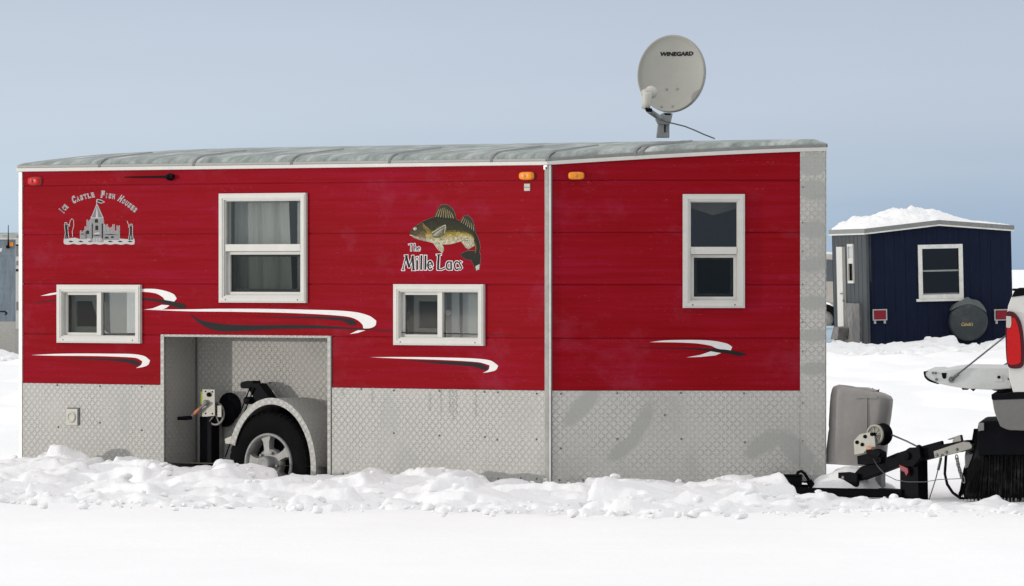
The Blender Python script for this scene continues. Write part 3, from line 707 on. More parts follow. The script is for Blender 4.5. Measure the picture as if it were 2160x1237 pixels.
mb.lathe(fm.p(cu, cz, .018), fm.W, [(.042, 0), (.042, .010), (.036, .016), (.030, .016), (.026, .009), (0, .009)], 0, 24)
for a in (-1, 1):
    for b in (-1, 1): mb.lathe(fm.p(cu + a * .038, cz + b * .048, .018), fm.W, [(.005, 0), (.005, .002), (0, .002)], 1, 8)
mb.build('power_port', ['lnb', 'trim_and_shade'], T, bevel=.003)

# ------------------------------------------------------------------ decals (thin vinyl on the siding)
def decal(mb, fr, pts, m=0, w=.0015, sm=True, n=4, sharp=55):
    if sm: pts = spline(pts, n, sharp)
    q = [fr.pick(a, b) for a, b in pts]; ar = sum(q[i - 1][0] * q[i][1] - q[i][0] * q[i - 1][1] for i in range(len(q)))
    if ar < 0: q = q[::-1]
    mb.prism(fr, q, -.002, w, m)
c4 = lambda L: [(400 + x / 3.534, 390 + y / 3.534) for x, y in L]
c2 = lambda L: [(x / 2.577, 580 + y / 2.577) for x, y in L]
cn = lambda L: [(1160 + x / 3.093, 700 + y / 3.093) for x, y in L]
c5 = lambda L: [(820 + x / 3.092, 410 + y / 3.092) for x, y in L]
c1 = lambda L: [(x / 3.748, 290 + y / 3.748) for x, y in L]
mb = MB(); decal(mb, fm, [(303, 653.5)] + c4([(0, 929), (200, 925), (500, 925), (800, 930), (1100, 938), (1250, 952), (1345, 980), (1392, 1015), (1385, 1050), (1345, 1070), (1295, 1072), (1290, 1045), (1250, 1008), (1180, 984), (1000, 968), (700, 955), (300, 947), (0, 944)])); mb.build('stripe_graphic', 'vinylwhite', T)
mb = MB(); decal(mb, fm, c4([(1195, 1113), (1255, 1085), (1312, 1085), (1255, 1105)]), sm=False); mb.build('stripe_graphic', 'vinylwhite', T)
mb = MB(); decal(mb, fm, c2([(220, 115), (270, 102), (326, 92), (326, 103), (270, 112)]), sm=False); mb.build('stripe_graphic', 'vinylwhite', T)
mb = MB(); decal(mb, fm, c2([(770, 77), (840, 77), (900, 88), (945, 106), (961, 130), (945, 148), (900, 140), (885, 122), (850, 102), (800, 94), (770, 93)])); mb.build('stripe_graphic', 'vinylwhite', T)
mb = MB(); decal(mb, fm, c2([(780, 190), (830, 183), (880, 163), (922, 166), (905, 180), (880, 190)]), sm=False); mb.build('stripe_graphic', 'vinylwhite', T)
mb = MB(); decal(mb, fm, c2([(170, 437), (300, 430), (450, 428), (600, 429), (720, 431), (785, 442), (816, 466), (805, 490), (775, 502), (740, 507), (768, 490), (774, 470), (740, 452), (600, 444), (450, 441), (300, 440)])); mb.build('stripe_graphic', 'vinylwhite', T)
mb = MB(); decal(mb, fm, [(780, 754), (850, 753.5), (930, 754.5), (1000, 756.5), (1035, 761), (1051, 772), (1046, 781), (1033, 785), (1019, 787), (1031, 780), (1033, 771), (1010, 764.5), (940, 760), (850, 757)]); mb.build('stripe_graphic', 'vinylwhite', T)
mb = MB(); decal(mb, fn, cn([(650, 69), (750, 57), (950, 54), (1080, 62), (1160, 80), (1189, 100), (1180, 122), (1155, 125), (1085, 108), (1050, 92), (950, 76), (800, 70)])); mb.build('stripe_graphic', 'vinylwhite', T)
mb = MB(); decal(mb, fn, cn([(890, 168), (980, 152), (1050, 128), (1117, 140), (1080, 155), (980, 165)]), sm=False); mb.build('stripe_graphic', 'vinylwhite', T)
mb = MB(); decal(mb, fm, c4([(5, 962), (60, 1000), (150, 1025), (300, 1043), (500, 1048), (850, 1046), (1200, 1065), (1530, 1088), (1530, 1094), (1200, 1076), (850, 1072), (600, 1078), (400, 1090), (250, 1093), (150, 1074), (60, 1022)]), w=.0028, sharp=70); mb.build('dark_stripe_graphic', 'ink', T)
mb = MB(); decal(mb, fm, c4([(480, 981), (900, 984), (1100, 988), (1200, 1002), (1243, 1024), (1238, 1045), (1195, 1045), (1150, 1019), (1000, 1001), (700, 990)]), w=.0026); mb.build('dark_stripe_graphic', 'ink', T)
mb = MB(); decal(mb, fm, c2([(145, 158), (250, 142), (322, 133), (322, 139), (250, 147)]), sm=False); mb.build('dark_stripe_graphic', 'ink', T)
mb = MB(); decal(mb, fm, c2([(775, 125), (860, 132), (940, 145), (1000, 160), (1012, 178), (985, 183), (930, 168), (860, 147), (775, 137)]), w=.0028); mb.build('dark_stripe_graphic', 'ink', T)
mb = MB(); decal(mb, fm, c2([(330, 450), (600, 456), (700, 459), (750, 470), (762, 485), (745, 493), (700, 478), (600, 467), (400, 456)])); mb.build('dark_stripe_graphic', 'ink', T)
mb = MB(); decal(mb, fm, [(850, 760), (960, 763.5), (1010, 766.5), (1029, 774), (1028, 782), (1018, 780), (1000, 774), (930, 768)]); mb.build('dark_stripe_graphic', 'ink', T)
mb = MB(); decal(mb, fm, [(838, 700.5), (960, 703), (1085, 707), (960, 705.5), (838, 702.5)], sm=False); mb.build('dark_stripe_graphic', 'ink', T)
mb = MB(); decal(mb, fn, cn([(560, 105), (800, 104), (950, 107), (1150, 118), (1265, 140), (1280, 149), (1240, 158), (1150, 141), (950, 116), (750, 109)]), w=.0028); mb.build('dark_stripe_graphic', 'ink', T)

# pen-stroke lettering
def stroke(mb, fr, cf, pts, ws, m, grow=0., w=.0015):
    if not isinstance(ws, (list, tuple)): ws = [ws] * len(pts)
    P = [Vector(p) for p in pts]; Lf = []; Rt = []
    ext = grow
    if grow: P = [P[0] + (P[0] - P[1]).normalized() * ext] + P[1:-1] + [P[-1] + (P[-1] - P[-2]).normalized() * ext]
    for i, p in enumerate(P):
        d = (P[min(i + 1, len(P) - 1)] - P[max(0, i - 1)]).normalized(); n = Vector((-d.y, d.x)); h = ws[i] / 2 + grow
        Lf.append(p + n * h); Rt.append(p - n * h)
    for i in range(len(P) - 1):
        decal(mb, fr, cf([tuple(Lf[i]), tuple(Lf[i + 1]), tuple(Rt[i + 1]), tuple(Rt[i])]), m, w, sm=False)
def arc(cx, cy, rx, ry, a0, a1, n=9): return [(cx + rx * math.cos(R(a0 + (a1 - a0) * k / n)), cy - ry * math.sin(R(a0 + (a1 - a0) * k / n))) for k in range(n + 1)]
ST = [([(93, 492), (103, 450), (117, 402)], [5, 6, 7]), ([(115, 400), (124, 440), (133, 478)], [12, 14, 11]), ([(133, 480), (146, 440), (158, 402)], [4, 6, 7]), ([(157, 400), (160, 450), (162, 494)], [12, 14, 12]),
      ([(104, 402), (124, 400)], 6), ([(86, 494), (103, 494)], 5), ([(152, 494), (173, 494)], 5),
      ([(186, 430), (186, 494)], 12), ([(186, 408), (187, 416)], 12), ([(214, 398), (212, 494)], 12), ([(241, 400), (239, 494)], 12),
      ([(258, 466), (284, 452)], 6), (arc(271, 464, 15, 27, -10, 70, 4), [5, 7, 8, 8, 7]), (arc(271, 464, 15, 27, 70, 320, 10), 10),
      ([(328, 395), (324, 440), (322, 490)], [11, 14, 13]), ([(312, 396), (342, 394)], 6), ([(318, 491), (345, 492), (370, 480)], [8, 7, 9]),
      (arc(391, 466, 13, 25, 60, 300, 9), 10), ([(407, 438), (408, 494)], 11), (arc(445, 466, 15, 26, 50, 310, 9), 10),
      ([(478, 444), (468, 438), (460, 448), (470, 466), (477, 480), (468, 491), (458, 484)], [6, 8, 9, 9, 9, 8, 6])]
SM = [([(130, 328), (147, 324), (164, 328)], 5), ([(148, 326), (146, 370)], 6), ([(170, 322), (169, 370)], 5.5), ([(170, 350), (177, 342), (183, 350), (182, 370)], 5),
      ([(190, 358), (203, 350)], 4), (arc(197, 357, 7.5, 13, -10, 310, 9), 5)]
mb = MB()
for p, s_ in ST: stroke(mb, fm, c5, p, s_, 0, 4.6, .0012)
for p, s_ in ST: stroke(mb, fm, c5, p, s_, 1, 0, .0024)
for p, s_ in SM: stroke(mb, fm, c5, p, s_, 0, 3.0, .0012)
for p, s_ in SM: stroke(mb, fm, c5, p, s_, 1, 0 - .6, .0024)
mb.build('lake_lettering', ['vinylwhite', 'ink'], T, label='The Mille Lacs lettering in black with white outline')

# printed walleye
def mk_print():
    s = NT('printed_fish'); at = s.n('ShaderNodeVertexColor'); at.layer_name = 'Col'; n = s.noise(s.obj(), 55, 4, .75); n2 = s.noise(s.mapping(s.obj(), (1, 1, 1)), 120, 2)
    f = s.ramp(s.math('ADD', s.math('MULTIPLY', n, .6), s.math('MULTIPLY', n2, .4)), [(.38, (.42, .42, .40)), (.62, (1.0, .98, .92))])
    return s.fin(s.mix(1., at.outputs[0], f, 'MULTIPLY'), .45, 0, .08)
M['fish'] = mk_print()
def dpoly(mb, pts, c, w, sm=True, sharp=50):
    if sm: pts = spline(pts, 4, sharp)
    q = [fm.pick(a, b) for a, b in pts]; ar = sum(q[i - 1][0] * q[i][1] - q[i][0] * q[i - 1][1] for i in range(len(q)))
    if ar < 0: q = q[::-1]
    mb.prism(fm, q, -.002, w, 0, c=c)
def growp(pts, g):
    cx = sum(p[0] for p in pts) / len(pts); cy = sum(p[1] for p in pts) / len(pts); out = []
    n = len(pts)
    for i in range(n):
        a, b = Vector(pts[i - 1]), Vector(pts[(i + 1) % n]); d = (b - a).normalized(); nn = Vector((-d.y, d.x)); p = Vector(pts[i])
        if nn.dot(p - Vector((cx, cy))) < 0: nn = -nn
        out.append(tuple(p + nn * g))
    return out
up_ = [(137, 262), (148, 232), (185, 203), (235, 172), (295, 150), (355, 145), (425, 158), (475, 182), (525, 212), (562, 245), (585, 290), (597, 345), (588, 385)]
lo_ = [(140, 264), (165, 285), (212, 300), (262, 311), (320, 325), (395, 327), (450, 314), (500, 300), (535, 300), (555, 318), (566, 345), (566, 365), (562, 385)]
dark, olive, gold_, cream = (.008, .010, .006), (.042, .042, .010), (.56, .42, .05), (.80, .76, .60)
mb = MB()
tail = [(590, 375), (545, 368), (500, 374), (466, 397), (500, 424), (540, 430), (556, 470), (566, 500), (590, 492), (598, 440), (600, 400)]
d1 = [(296, 152), (318, 100), (345, 70), (385, 70), (422, 103), (444, 168)]; d2 = [(462, 182), (488, 146), (516, 135), (548, 172), (572, 250)]
pel = [(285, 316), (318, 352), (350, 386), (360, 360), (348, 322)]; anal = [(472, 308), (500, 345), (520, 360), (562, 335), (540, 298)]
pect = [(284, 252), (318, 218), (368, 197), (381, 214), (368, 258), (330, 285), (290, 282)]
body = up_ + lo_[::-1]
for p in (body, tail, d1, d2, pel, anal): dpoly(mb, c5(growp(p, .7)), (.50, .48, .42), .0010)
dpoly(mb, c5(tail), dark, .0016); dpoly(mb, c5([(566, 470), (572, 498), (590, 490), (594, 455)]), (.55, .55, .50), .0019)
for p in (d1, d2): dpoly(mb, c5(p), (.030, .028, .014), .0016)
dpoly(mb, c5(pel), (.45, .42, .30), .0016); dpoly(mb, c5(anal), (.42, .40, .30), .0016)
def lerp(a, b, t): return tuple(x + (y - x) * t for x, y in zip(a, b))
NV = 14; nU = len(up_) - 1
def sm1(L, t):
    i = min(int(t), len(L) - 2); s = t - i; p0 = Vector(L[max(i - 1, 0)]); p1 = Vector(L[i]); p2 = Vector(L[i + 1]); p3 = Vector(L[min(i + 2, len(L) - 1)])
    return .5 * ((2 * p1) + (p2 - p0) * s + (2 * p0 - 5 * p1 + 4 * p2 - p3) * s * s + (3 * p1 - p0 - 3 * p2 + p3) * s ** 3)
def bcol(t, v):
    st = [(0, dark), (.30, lerp(dark, olive, .7)), (.50, olive), (.64, gold_), (.80, lerp(gold_, cream, .6)), (1, cream)] if t < 9 else [(0, dark), (.5, dark), (.8, olive), (1, gold_)]
    if t < 2.6: st = [(0, olive), (.4, (.10, .08, .03)), (.7, (.26, .18, .07)), (1, (.6, .5, .42))]
    for (a, ca), (b, cb) in zip(st, st[1:]):
        if v <= b: return lerp(ca, cb, (v - a) / (b - a))
    return st[-1][1]
for i in range(nU * 4):
    for j in range(NV):
        q = []
        for (a, b) in ((i, j), (i, j + 1), (i + 1, j + 1), (i + 1, j)):
            p = sm1(up_, a / 4).lerp(sm1(lo_, a / 4), b / NV); u, z = fm.pick(*c5([tuple(p)])[0]); q.append(fm.p(u, z, .0020))
        c = bcol(i / 4, (j + .5) / NV); k = .46 + .55 * noise.noise(Vector((i * .9, j * .7, 2))) * .9 + .2
        mb.face(q, 0, tuple(x * k for x in c))
def fline(p, q, c, wd=3., w=.0030):
    a, b = Vector(p), Vector(q); d = (b - a).normalized(); n = Vector((-d.y, d.x)) * wd / 2; dpoly(mb, c5([tuple(a + n), tuple(b + n * .6), tuple(b - n * .6), tuple(a - n)]), c, w, sm=False)
for k in range(8): fline((306 + k * 17, 148 + k * 1.5), (330 + k * 11, 82 + abs(k - 3) * 5 + k * 2), (.45, .38, .18), 4)
for k in range(7): fline((472 + k * 14, 186 + k * 9), (492 + k * 10, 150 + k * 8), (.36, .33, .2), 3.5)
for k in range(5): fline((296 + k * 11, 324), (330 + k * 7, 370 - k * 6), (.7, .68, .55), 3); fline((486 + k * 12, 306), (505 + k * 11, 345 - k * 3), (.72, .7, .6), 3.5)
dpoly(mb, c5(pect), (.13, .12, .07), .0028)
for k in range(6): fline((292 + k * 3, 268 - k * 3), (330 + k * 8, 272 - k * 12), (.55, .52, .40), 3.2, .0036)
fline((284, 252), (370, 200), (.75, .73, .62), 4, .0038); fline((372, 200), (366, 256), (.75, .73, .62), 3.5, .0038)
fline((140, 266), (200, 288), (.62, .6, .5), 5); fline((142, 258), (190, 262), (.03, .02, .01), 4)
dpoly(mb, c5(arc(173, 226, 11, 10, 0, 330, 11)), (.62, .64, .58), .0032, sm=False); dpoly(mb, c5(arc(175, 227, 5, 5, 0, 330, 11)), (.25, .26, .24), .0040, sm=False)
for k in range(6): fline((225 + k * 9, 190 + k * 8), (232 + k * 8, 225 + k * 9), (.36, .22, .07), 5)
mb.build('walleye_graphic', 'fish', T)

# castle emblem with its arched lettering
mb = MB()
def wavy(x0, x1, yt, yb, n=26):
    rnd = random.Random(4); return [(x0 + (x1 - x0) * k / n, yt + (rnd.uniform(-9, 5))) for k in range(n + 1)] + [(x1 + 4, (yt + yb) / 2)] + [(x1 - (x1 - x0) * k / n, yb + 4 * math.sin(k * 1.6)) for k in range(n + 1)] + [(x0 - 4, (yt + yb) / 2)]
def E(pts, m, w): decal(mb, fm, c1(pts), m, w, sm=False)
E(wavy(507, 1062, 802, 846), 0, .0012)
def crenel(x0, x1, y0, y1, n, h):
    p = [(x0, y1)]; d = (x1 - x0) / (2 * n - 1)
    for k in range(2 * n - 1):
        yy = y0 if k % 2 == 0 else y0 + h; p += [(x0 + d * k, yy), (x0 + d * (k + 1), yy)]
    return p + [(x1, y1)]
for g, m, w in ((2.6, 0, .0010), (0, 1, .0020)):
    for (x0, x1, y0, y1, n, h) in ((636, 690, 740, 806, 3, 10), (672, 722, 708, 800, 3, 10), (688, 712, 655, 712, 2, 10), (816, 945, 742, 812, 6, 10), (826, 850, 690, 745, 2, 10), (856, 884, 712, 745, 2, 9), (892, 905, 690, 745, 2, 8), (925, 945, 700, 745, 2, 8)):
        E(crenel(x0 - g, x1 + g, y0 - g, y1 + g, n, h), m, w)
    E([(716 - g, 826 + g), (716 - g, 676), (723 - g, 628 - g), (813 + g, 628 - g), (820 + g, 676), (820 + g, 826 + g)], m, w + .0004)
E([(720, 640), (764, 530), (772, 530), (820, 640)], 0, .0026); E([(727, 634), (766, 538), (770, 538), (812, 634)], 3, .0032); E([(760, 634), (767, 545), (775, 590), (778, 634)], 0, .0038)
for (x0, x1, y0, y1) in ((752, 776, 645, 675), (756, 778, 696, 734), (684, 706, 735, 765), (735, 800, 772, 780), (820, 935, 765, 772), (640, 668, 760, 768), (830, 860, 785, 800), (880, 900, 780, 796), (728, 735, 680, 800), (806, 816, 680, 800)):
    E([(x0, y1), (x0, y0 + 6), ((x0 + x1) / 2, y0), (x1, y0 + 6), (x1, y1)], 2, .0036)
for k in range(6): E([(738 + k * 12, 826), (738 + k * 12, 795), (745 + k * 12, 795), (745 + k * 12, 826)], 0, .0040)
E([(748, 756), (790, 752), (788, 764), (750, 766)], 0, .0042)
stroke(mb, fm, c1, [(765, 540), (765, 492)], 4, 0); E([(767, 488), (800, 494), (832, 512), (800, 524), (767, 512)], 0, .0014); E([(771, 494), (800, 500), (822, 512), (800, 518), (771, 508)], 2, .0022)
for g, m, w in ((5, 0, .0012), (0, 2, .0022)):      # two anglers
    for p, s_ in (([(521, 678), (522, 690)], 10), ([(522, 694), (527, 740)], 18), ([(526, 740), (520, 800)], 10), ([(530, 740), (538, 800)], 10), ([(526, 705), (548, 695)], 6),
                  ([(1037, 690), (1037, 700)], 10), ([(1038, 704), (1036, 748)], 17), ([(1034, 748), (1024, 808)], 9), ([(1040, 748), (1046, 808)], 9), ([(1034, 712), (1022, 706)], 6)):
        stroke(mb, fm, c1, p, s_, m, g, w)
stroke(mb, fm, c1, [(548, 697), (556, 660), (570, 642), (582, 655), (584, 700), (572, 745), (575, 785)], 4, 0, 0, .0016); stroke(mb, fm, c1, [(1022, 706), (1006, 662)], 4, 0, 0, .0016)
for k in range(7): E([(540 + k * 78, 824), (560 + k * 78, 817), (585 + k * 78, 826), (562 + k * 78, 830)], 2, .0022)
def arcword(word, p0, p1, sag, caps, small, t0=0):
    n = len(word); A0, A1 = Vector(p0), Vector(p1); d = (A1 - A0); L = d.length; nrm = Vector((d.y, -d.x)).normalized()
    wts = [1.0 if k else 1.25 for k in range(n)]; tot = sum(wts); acc = 0
    for k, ch in enumerate(word):
        a, b = acc / tot, (acc + wts[k] * .84) / tot; acc += wts[k]; hgt = caps if k == 0 else small
        def mp_(off, grow, m, w):
            vs, fs = text_mesh(ch, off)
            x0 = min(v[0] for v in vs); x1 = max(v[0] for v in vs); y1 = .73
            def f(x, y):
                t = a + (b - a) * (x - x0) / max(x1 - x0, .1) if x1 - x0 > .25 else a + (b - a) * (.3 + .4 * (x - x0) / (x1 - x0))
                p = A0 + d * t + nrm * (sag * 4 * t * (1 - t)) + nrm * (y / y1 * hgt); return tuple(p)
            for fc in fs:
                q = [fm.pick(*c1([f(*vs[i])])[0]) for i in fc]; mb.face([fm.p(u, z, w) for u, z in q], m)
        mp_(.06, 0, 0, .0014); mp_(-.02, 0, 3, .0026)
arcword('ICE', (500, 606), (546, 548), 2, 50, 38); arcword('CASTLE', (577, 524), (757, 470), 8, 54, 37); arcword('FISH', (796, 474), (913, 488), 2, 52, 36); arcword('HOUSES', (929, 497), (1072, 600), 6, 52, 36)
mb.build('castle_emblem', ['palegrey', 'vinylgrey', 'ink', 'vinyldark'], T, label='grey castle emblem under arched ICE CASTLE FISH HOUSES lettering')

# ------------------------------------------------------------------ wheel well
DW = .385
mb = MB(); mb.box(fm, WU0 - .012, WU0, -.05, WZ + .012, -DW - .012, -.001); mb.box(fm, WU1, WU1 + .012, -.05, WZ + .012, -DW - .012, -.001)
mb.box(fm, WU0, WU1, -.05, WZ, -DW - .012, -DW); mb.box(fm, WU0, WU1, WZ, WZ + .012, -DW - .012, -.001)
screws(mb, fm, [(497, 712), (587, 713), (680, 713), (498, 809), (681, 813)], w=-DW + .001)
mb.build('wheel_well', ['plate_dirty', 'trim_and_shade'], T)
mb = MB(); mb.box(fm, WU0 - .004, WU0 + .028, Z0, WZ + .004, .006, .013); mb.box(fm, WU1 - .018, WU1 + .012, Z0, WZ + .004, .006, .013); mb.box(fm, WU0, WU1, WZ - .010, WZ + .006, .003, .010)
mb.box(fm, WU1 + .012, WU1 + .018, Z0, WZ, .001, .007, 1)
mb.build('wheel_well_edging', ['plate', 'trim_and_shade'], T)
mb = MB(); mb.box(fm, WU0 + .001, WU0 + .012, -.02, WZ - .01, -DW + .001, -DW + .012); mb.build('corner_gasket', 'trim_and_shade', T)
fcu, fcz = fm.pick(577, 985, -.03)
def ell(t, a, b): return (fcu + a * math.cos(t), fcz + b * math.sin(t))
mb = MB(); ts = np.linspace(R(-14), R(161), 40)
def fen(a, b, a2, b2, w0, w1, m):
    for t0, t1 in zip(ts, ts[1:]):
        q = [ell(t0, a, b), ell(t1, a, b), ell(t1, a2, b2), ell(t0, a2, b2)]
        P = [fm.p(*x, w0) for x in q] + [fm.p(*x, w1) for x in q]; mb.hexa(P, m)
fen(.418, .500, .410, .492, -DW, -.014, 0); fen(.420, .502, .372, .455, -.014, -.006, 0)
mb.build('fender', 'plate', T)
mb = MB(); mb.prism(fm, [ell(t, .408, .490) for t in ts] , -DW + .004, -DW + .012); mb.build('fender_shade_fill', 'black', T)  # black sheet stands in for the shade behind the tyre
# wheel
wc = fm.P(569, 979, -.055); RT = .385; Wd = fm.W
wh = MB(); wh.lathe(wc, Wd, [(.225, -.20), (.26, -.225), (.34, -.225), (.372, -.20), (RT, -.17), (RT, -.12), (RT - .012, -.118), (RT - .012, -.108), (RT, -.106), (RT, -.07), (RT - .012, -.068), (RT - .012, -.058), (RT, -.056), (RT, -.02), (.376, .002), (.365, .018), (.34, .030), (.30, .034), (.262, .028), (.240, .016), (.226, .010)], 0, 64)
for k in range(44):                                   # shoulder lugs
    a = 2 * math.pi * k / 44; d = Vector((0, 0, 1)) * math.sin(a) + fm.U * math.cos(a); t = fm.U * -math.sin(a) + Vector((0, 0, 1)) * math.cos(a)
    q = [wc + d * r + t * s + Wd * h for h in (-.008, .022) for r, s in ((.352, -.014), (.352, .014), (.386 if h < 0 else .366, .014), (.386 if h < 0 else .366, -.014))]
    wh.hexa(q, 0)
wheel = wh.build('wheel', 'rubber', T)
mb = MB(); mb.lathe(wc, Wd, [(.226, -.19), (.226, .010), (.224, .022), (.214, .026), (.204, .020), (.196, -.02), (.190, -.10)], 0, 56)
for k in range(5):
    a = R(100 + 72 * k); d = Vector((0, 0, 1)) * math.sin(a) + fm.U * math.cos(a); t = fm.U * -math.sin(a) + Vector((0, 0, 1)) * math.cos(a)
    sec = [(.03, .040, .012), (.075, .034, .014), (.12, .030, .012), (.165, .036, .006), (.206, .060, .004)]
    for (r0, h0, w0), (r1, h1, w1) in zip(sec, sec[1:]):
        P = [wc + d * r0 + t * -h0 + Wd * (w0 - .05), wc + d * r1 + t * -h1 + Wd * (w1 - .05), wc + d * r1 + t * h1 + Wd * (w1 - .05), wc + d * r0 + t * h0 + Wd * (w0 - .05)]
        P += [wc + d * r0 + t * -h0 * .8 + Wd * w0, wc + d * r1 + t * -h1 * .8 + Wd * w1, wc + d * r1 + t * h1 * .8 + Wd * w1, wc + d * r0 + t * h0 * .8 + Wd * w0]
        mb.hexa(P, 0)
mb.lathe(wc, Wd, [(.11, -.05), (.11, .006), (.10, .012), (.05, .014)], 0, 36)
mb.build('rim', 'alloy', wheel)
mb = MB(); mb.lathe(wc, Wd, [(.060, .010), (.058, .066), (.048, .078), (.036, .075), (0, .075)], 0, 30); mb.build('hub_cap', 'hubgrey', wheel)
mb = MB(); mb.lathe(wc, Wd, [(.19, -.075), (.0, -.07)], 0, 30); mb.build('brake_drum', 'black', wheel)
for k in range(5):
    a = R(64 + 72 * k); c = wc + (Vector((0, 0, 1)) * math.sin(a) + fm.U * math.cos(a)) * .088 + Wd * .012
    mb = MB(); mb.lathe(c, Wd, [(.013, 0), (.012, .016), (.008, .022), (0, .023)], 0, 6, smooth=False); mb.build('lug_nut', 'darkzinc', wheel)
cw = lambda L: [(320 + x / 3.3425, 690 + y / 3.3425) for x, y in L]
# lifting arm with pulley and cable above the fender
mb = MB(); wd = -.29
mb.prism(fm, fm.poly(spline(cw([(680, 400), (690, 388), (718, 380), (765, 378), (770, 396), (798, 396), (812, 402), (895, 512), (860, 540), (800, 540), (735, 432), (700, 434), (684, 425)]), 2), wd)[::-1], wd, wd + .09)
mb.lathe(fm.P(*cw([(722, 518)])[0], wd), Wd, [(.028, 0), (.028, .09), (.012, .095), (0, .095)], 0, 16)
mb.prism(fm, fm.poly(cw([(712, 492), (745, 494), (800, 545), (740, 545)]), wd)[::-1], wd + .01, wd + .05)
arm = mb.build('lift_arm', 'black', T, bevel=.004)
mb = MB()
for a, b in (((694, 425), (622, 612)), ((722, 430), (652, 606)), ((560, 800), (520, 915))): mb = MB(); mb.tube([fm.P(*cw([a])[0], wd + .10), fm.P(*cw([b])[0], wd + .08)], .005); mb.build('lift_cable', 'black', arm)
# broken fender tab and rod
mb = MB(); mb.prism(fm, fm.poly(cw([(515, 790), (560, 770), (580, 800), (560, 825), (520, 822)]), -.05)[::-1], -.07, -.05); mb.build('fender_tab', 'zinc', T)
# hand winch in the well
ww = -.20
mb = MB(); q = cw([(358, 440), (443, 442), (445, 626), (385, 632), (356, 632)]); mb.prism(fm, fm.poly(q, ww)[::-1], ww - .006, ww)
for x, y in ((380, 455), (428, 458), (380, 610), (428, 612)): mb.lathe(fm.P(*cw([(x, y)])[0], ww), Wd, [(.006, 0), (.006, .004), (0, .004)], 1, 8)
mb.lathe(fm.P(*cw([(407, 477)])[0], ww), Wd, [(.018, 0), (.016, .016), (0, .018)], 1, 8)
mb.lathe(fm.P(*cw([(388, 535)])[0], ww), Wd, [(.022, 0), (.022, .02), (.014, .03), (0, .032)], 2, 16)
mb.box(fm, *(lambda r: (r[0], r[1], r[2], r[3]))(rect(fm, 419, 857, 427, 881)), ww - .02, ww - .012)
win = mb.build('winch', ['zinc', 'black', 'alloy'], T)
mb = MB(); cc = fm.P(*cw([(452, 612)])[0], ww - .05)
mb.lathe(cc, Wd, [(.088, 0), (.088, .008), (.074, .010), (.074, .004)], 0, 36)
for k in range(5):
    a = R(72 * k + 10); d = Vector((0, 0, 1)) * math.sin(a) + fm.U * math.cos(a); mb.tube([cc + d * .012 + Wd * .004, cc + d * .08 + Wd * .004], .007, 0, 6)
mb.build('drum_wheel', 'alloy', win)
mb = MB(); mb.lathe(cc, Wd, [(.0, -.11), (.10, -.11), (.10, -.10), (.055, -.095), (.055, -.02), (.08, -.015), (.08, -.005), (0, -.005)], 0, 32); mb.lathe(cc + fm.U * .03 + Vector((0, 0, .05)), Wd, [(.0, -.13), (.105, -.13), (.105, -.115), (0, -.115)], 0, 24); mb.build('drum', 'black', win)
mb = MB(); a, b, c = [fm.P(*cw([p])[0], ww + .03) for p in ((390, 533), (340, 575), (286, 626))]
mb.tube([a, b], .009, 0); mb.tube([b, b.lerp(c, .75)], .013, 1); mb.tube([b.lerp(c, .75), c], .010, 0); hd = mb.build('crank_handle', ['alloy', 'orangered'], win)
mb = MB(); mb.tube([fm.P(*cw([(282, 640)])[0], ww + .03), fm.P(*cw([(240, 643)])[0], ww + .05), fm.P(*cw([(185, 645)])[0], ww + .07)], [.015, .016, .013], 0, 10); mb.build('grip', 'black', win)
mb = MB(); mb.prism(fm, fm.poly(cw([(333, 458), (357, 458), (357, 545), (333, 545)]), ww)[::-1], ww - .03, ww - .02)
mb.build('warning_label', 'yellow', win)
mb = MB(); r_ = rect(Frame(MT, (0, -ww + .04), (1, 0), (0, -1)), 421, 879, 446, 1000); mb.box(fm, r_[0], r_[1], -.05, r_[3], ww - .13, ww - .04); mb.build('winch_post', 'black', T, bevel=.003)
mb = MB(); r_ = rect(Frame(MT, (0, .34), (1, 0), (0, -1)), 447, 885, 466, 1000); mb.box(fm, r_[0], r_[1], -.05, r_[3] + .08, -.36, -.33); mb.build('channel_post', 'hubgrey', T)

# lower front junction box with conduit
mb = MB(); r_ = rect(fn, 1634, 1004, 1690, 1036); mb.box(fn, r_[0], r_[1], r_[2], r_[3], .012, .13); mb.box(fn, r_[0] - .008, r_[1] + .004, r_[3], r_[3] + .012, .008, .14); mb.box(fn, r_[0] - .012, r_[0], r_[2], r_[3], .012, .14, 1)
bx = mb.build('battery_box', ['black', 'darkzinc'], T, bevel=.006)
mb = MB(); pts = [(1680, 1005), (1683, 997), (1690, 994), (1698, 1000), (1704, 1010), (1709, 1020)]; mb.tube([fn.P(a, b, .07) for a, b in pts], .011)
mb.tube([fn.P(1706, 1014, .07), fn.P(1716, 1030, .07)], [.022, .026]); mb.build('conduit', 'black', bx)

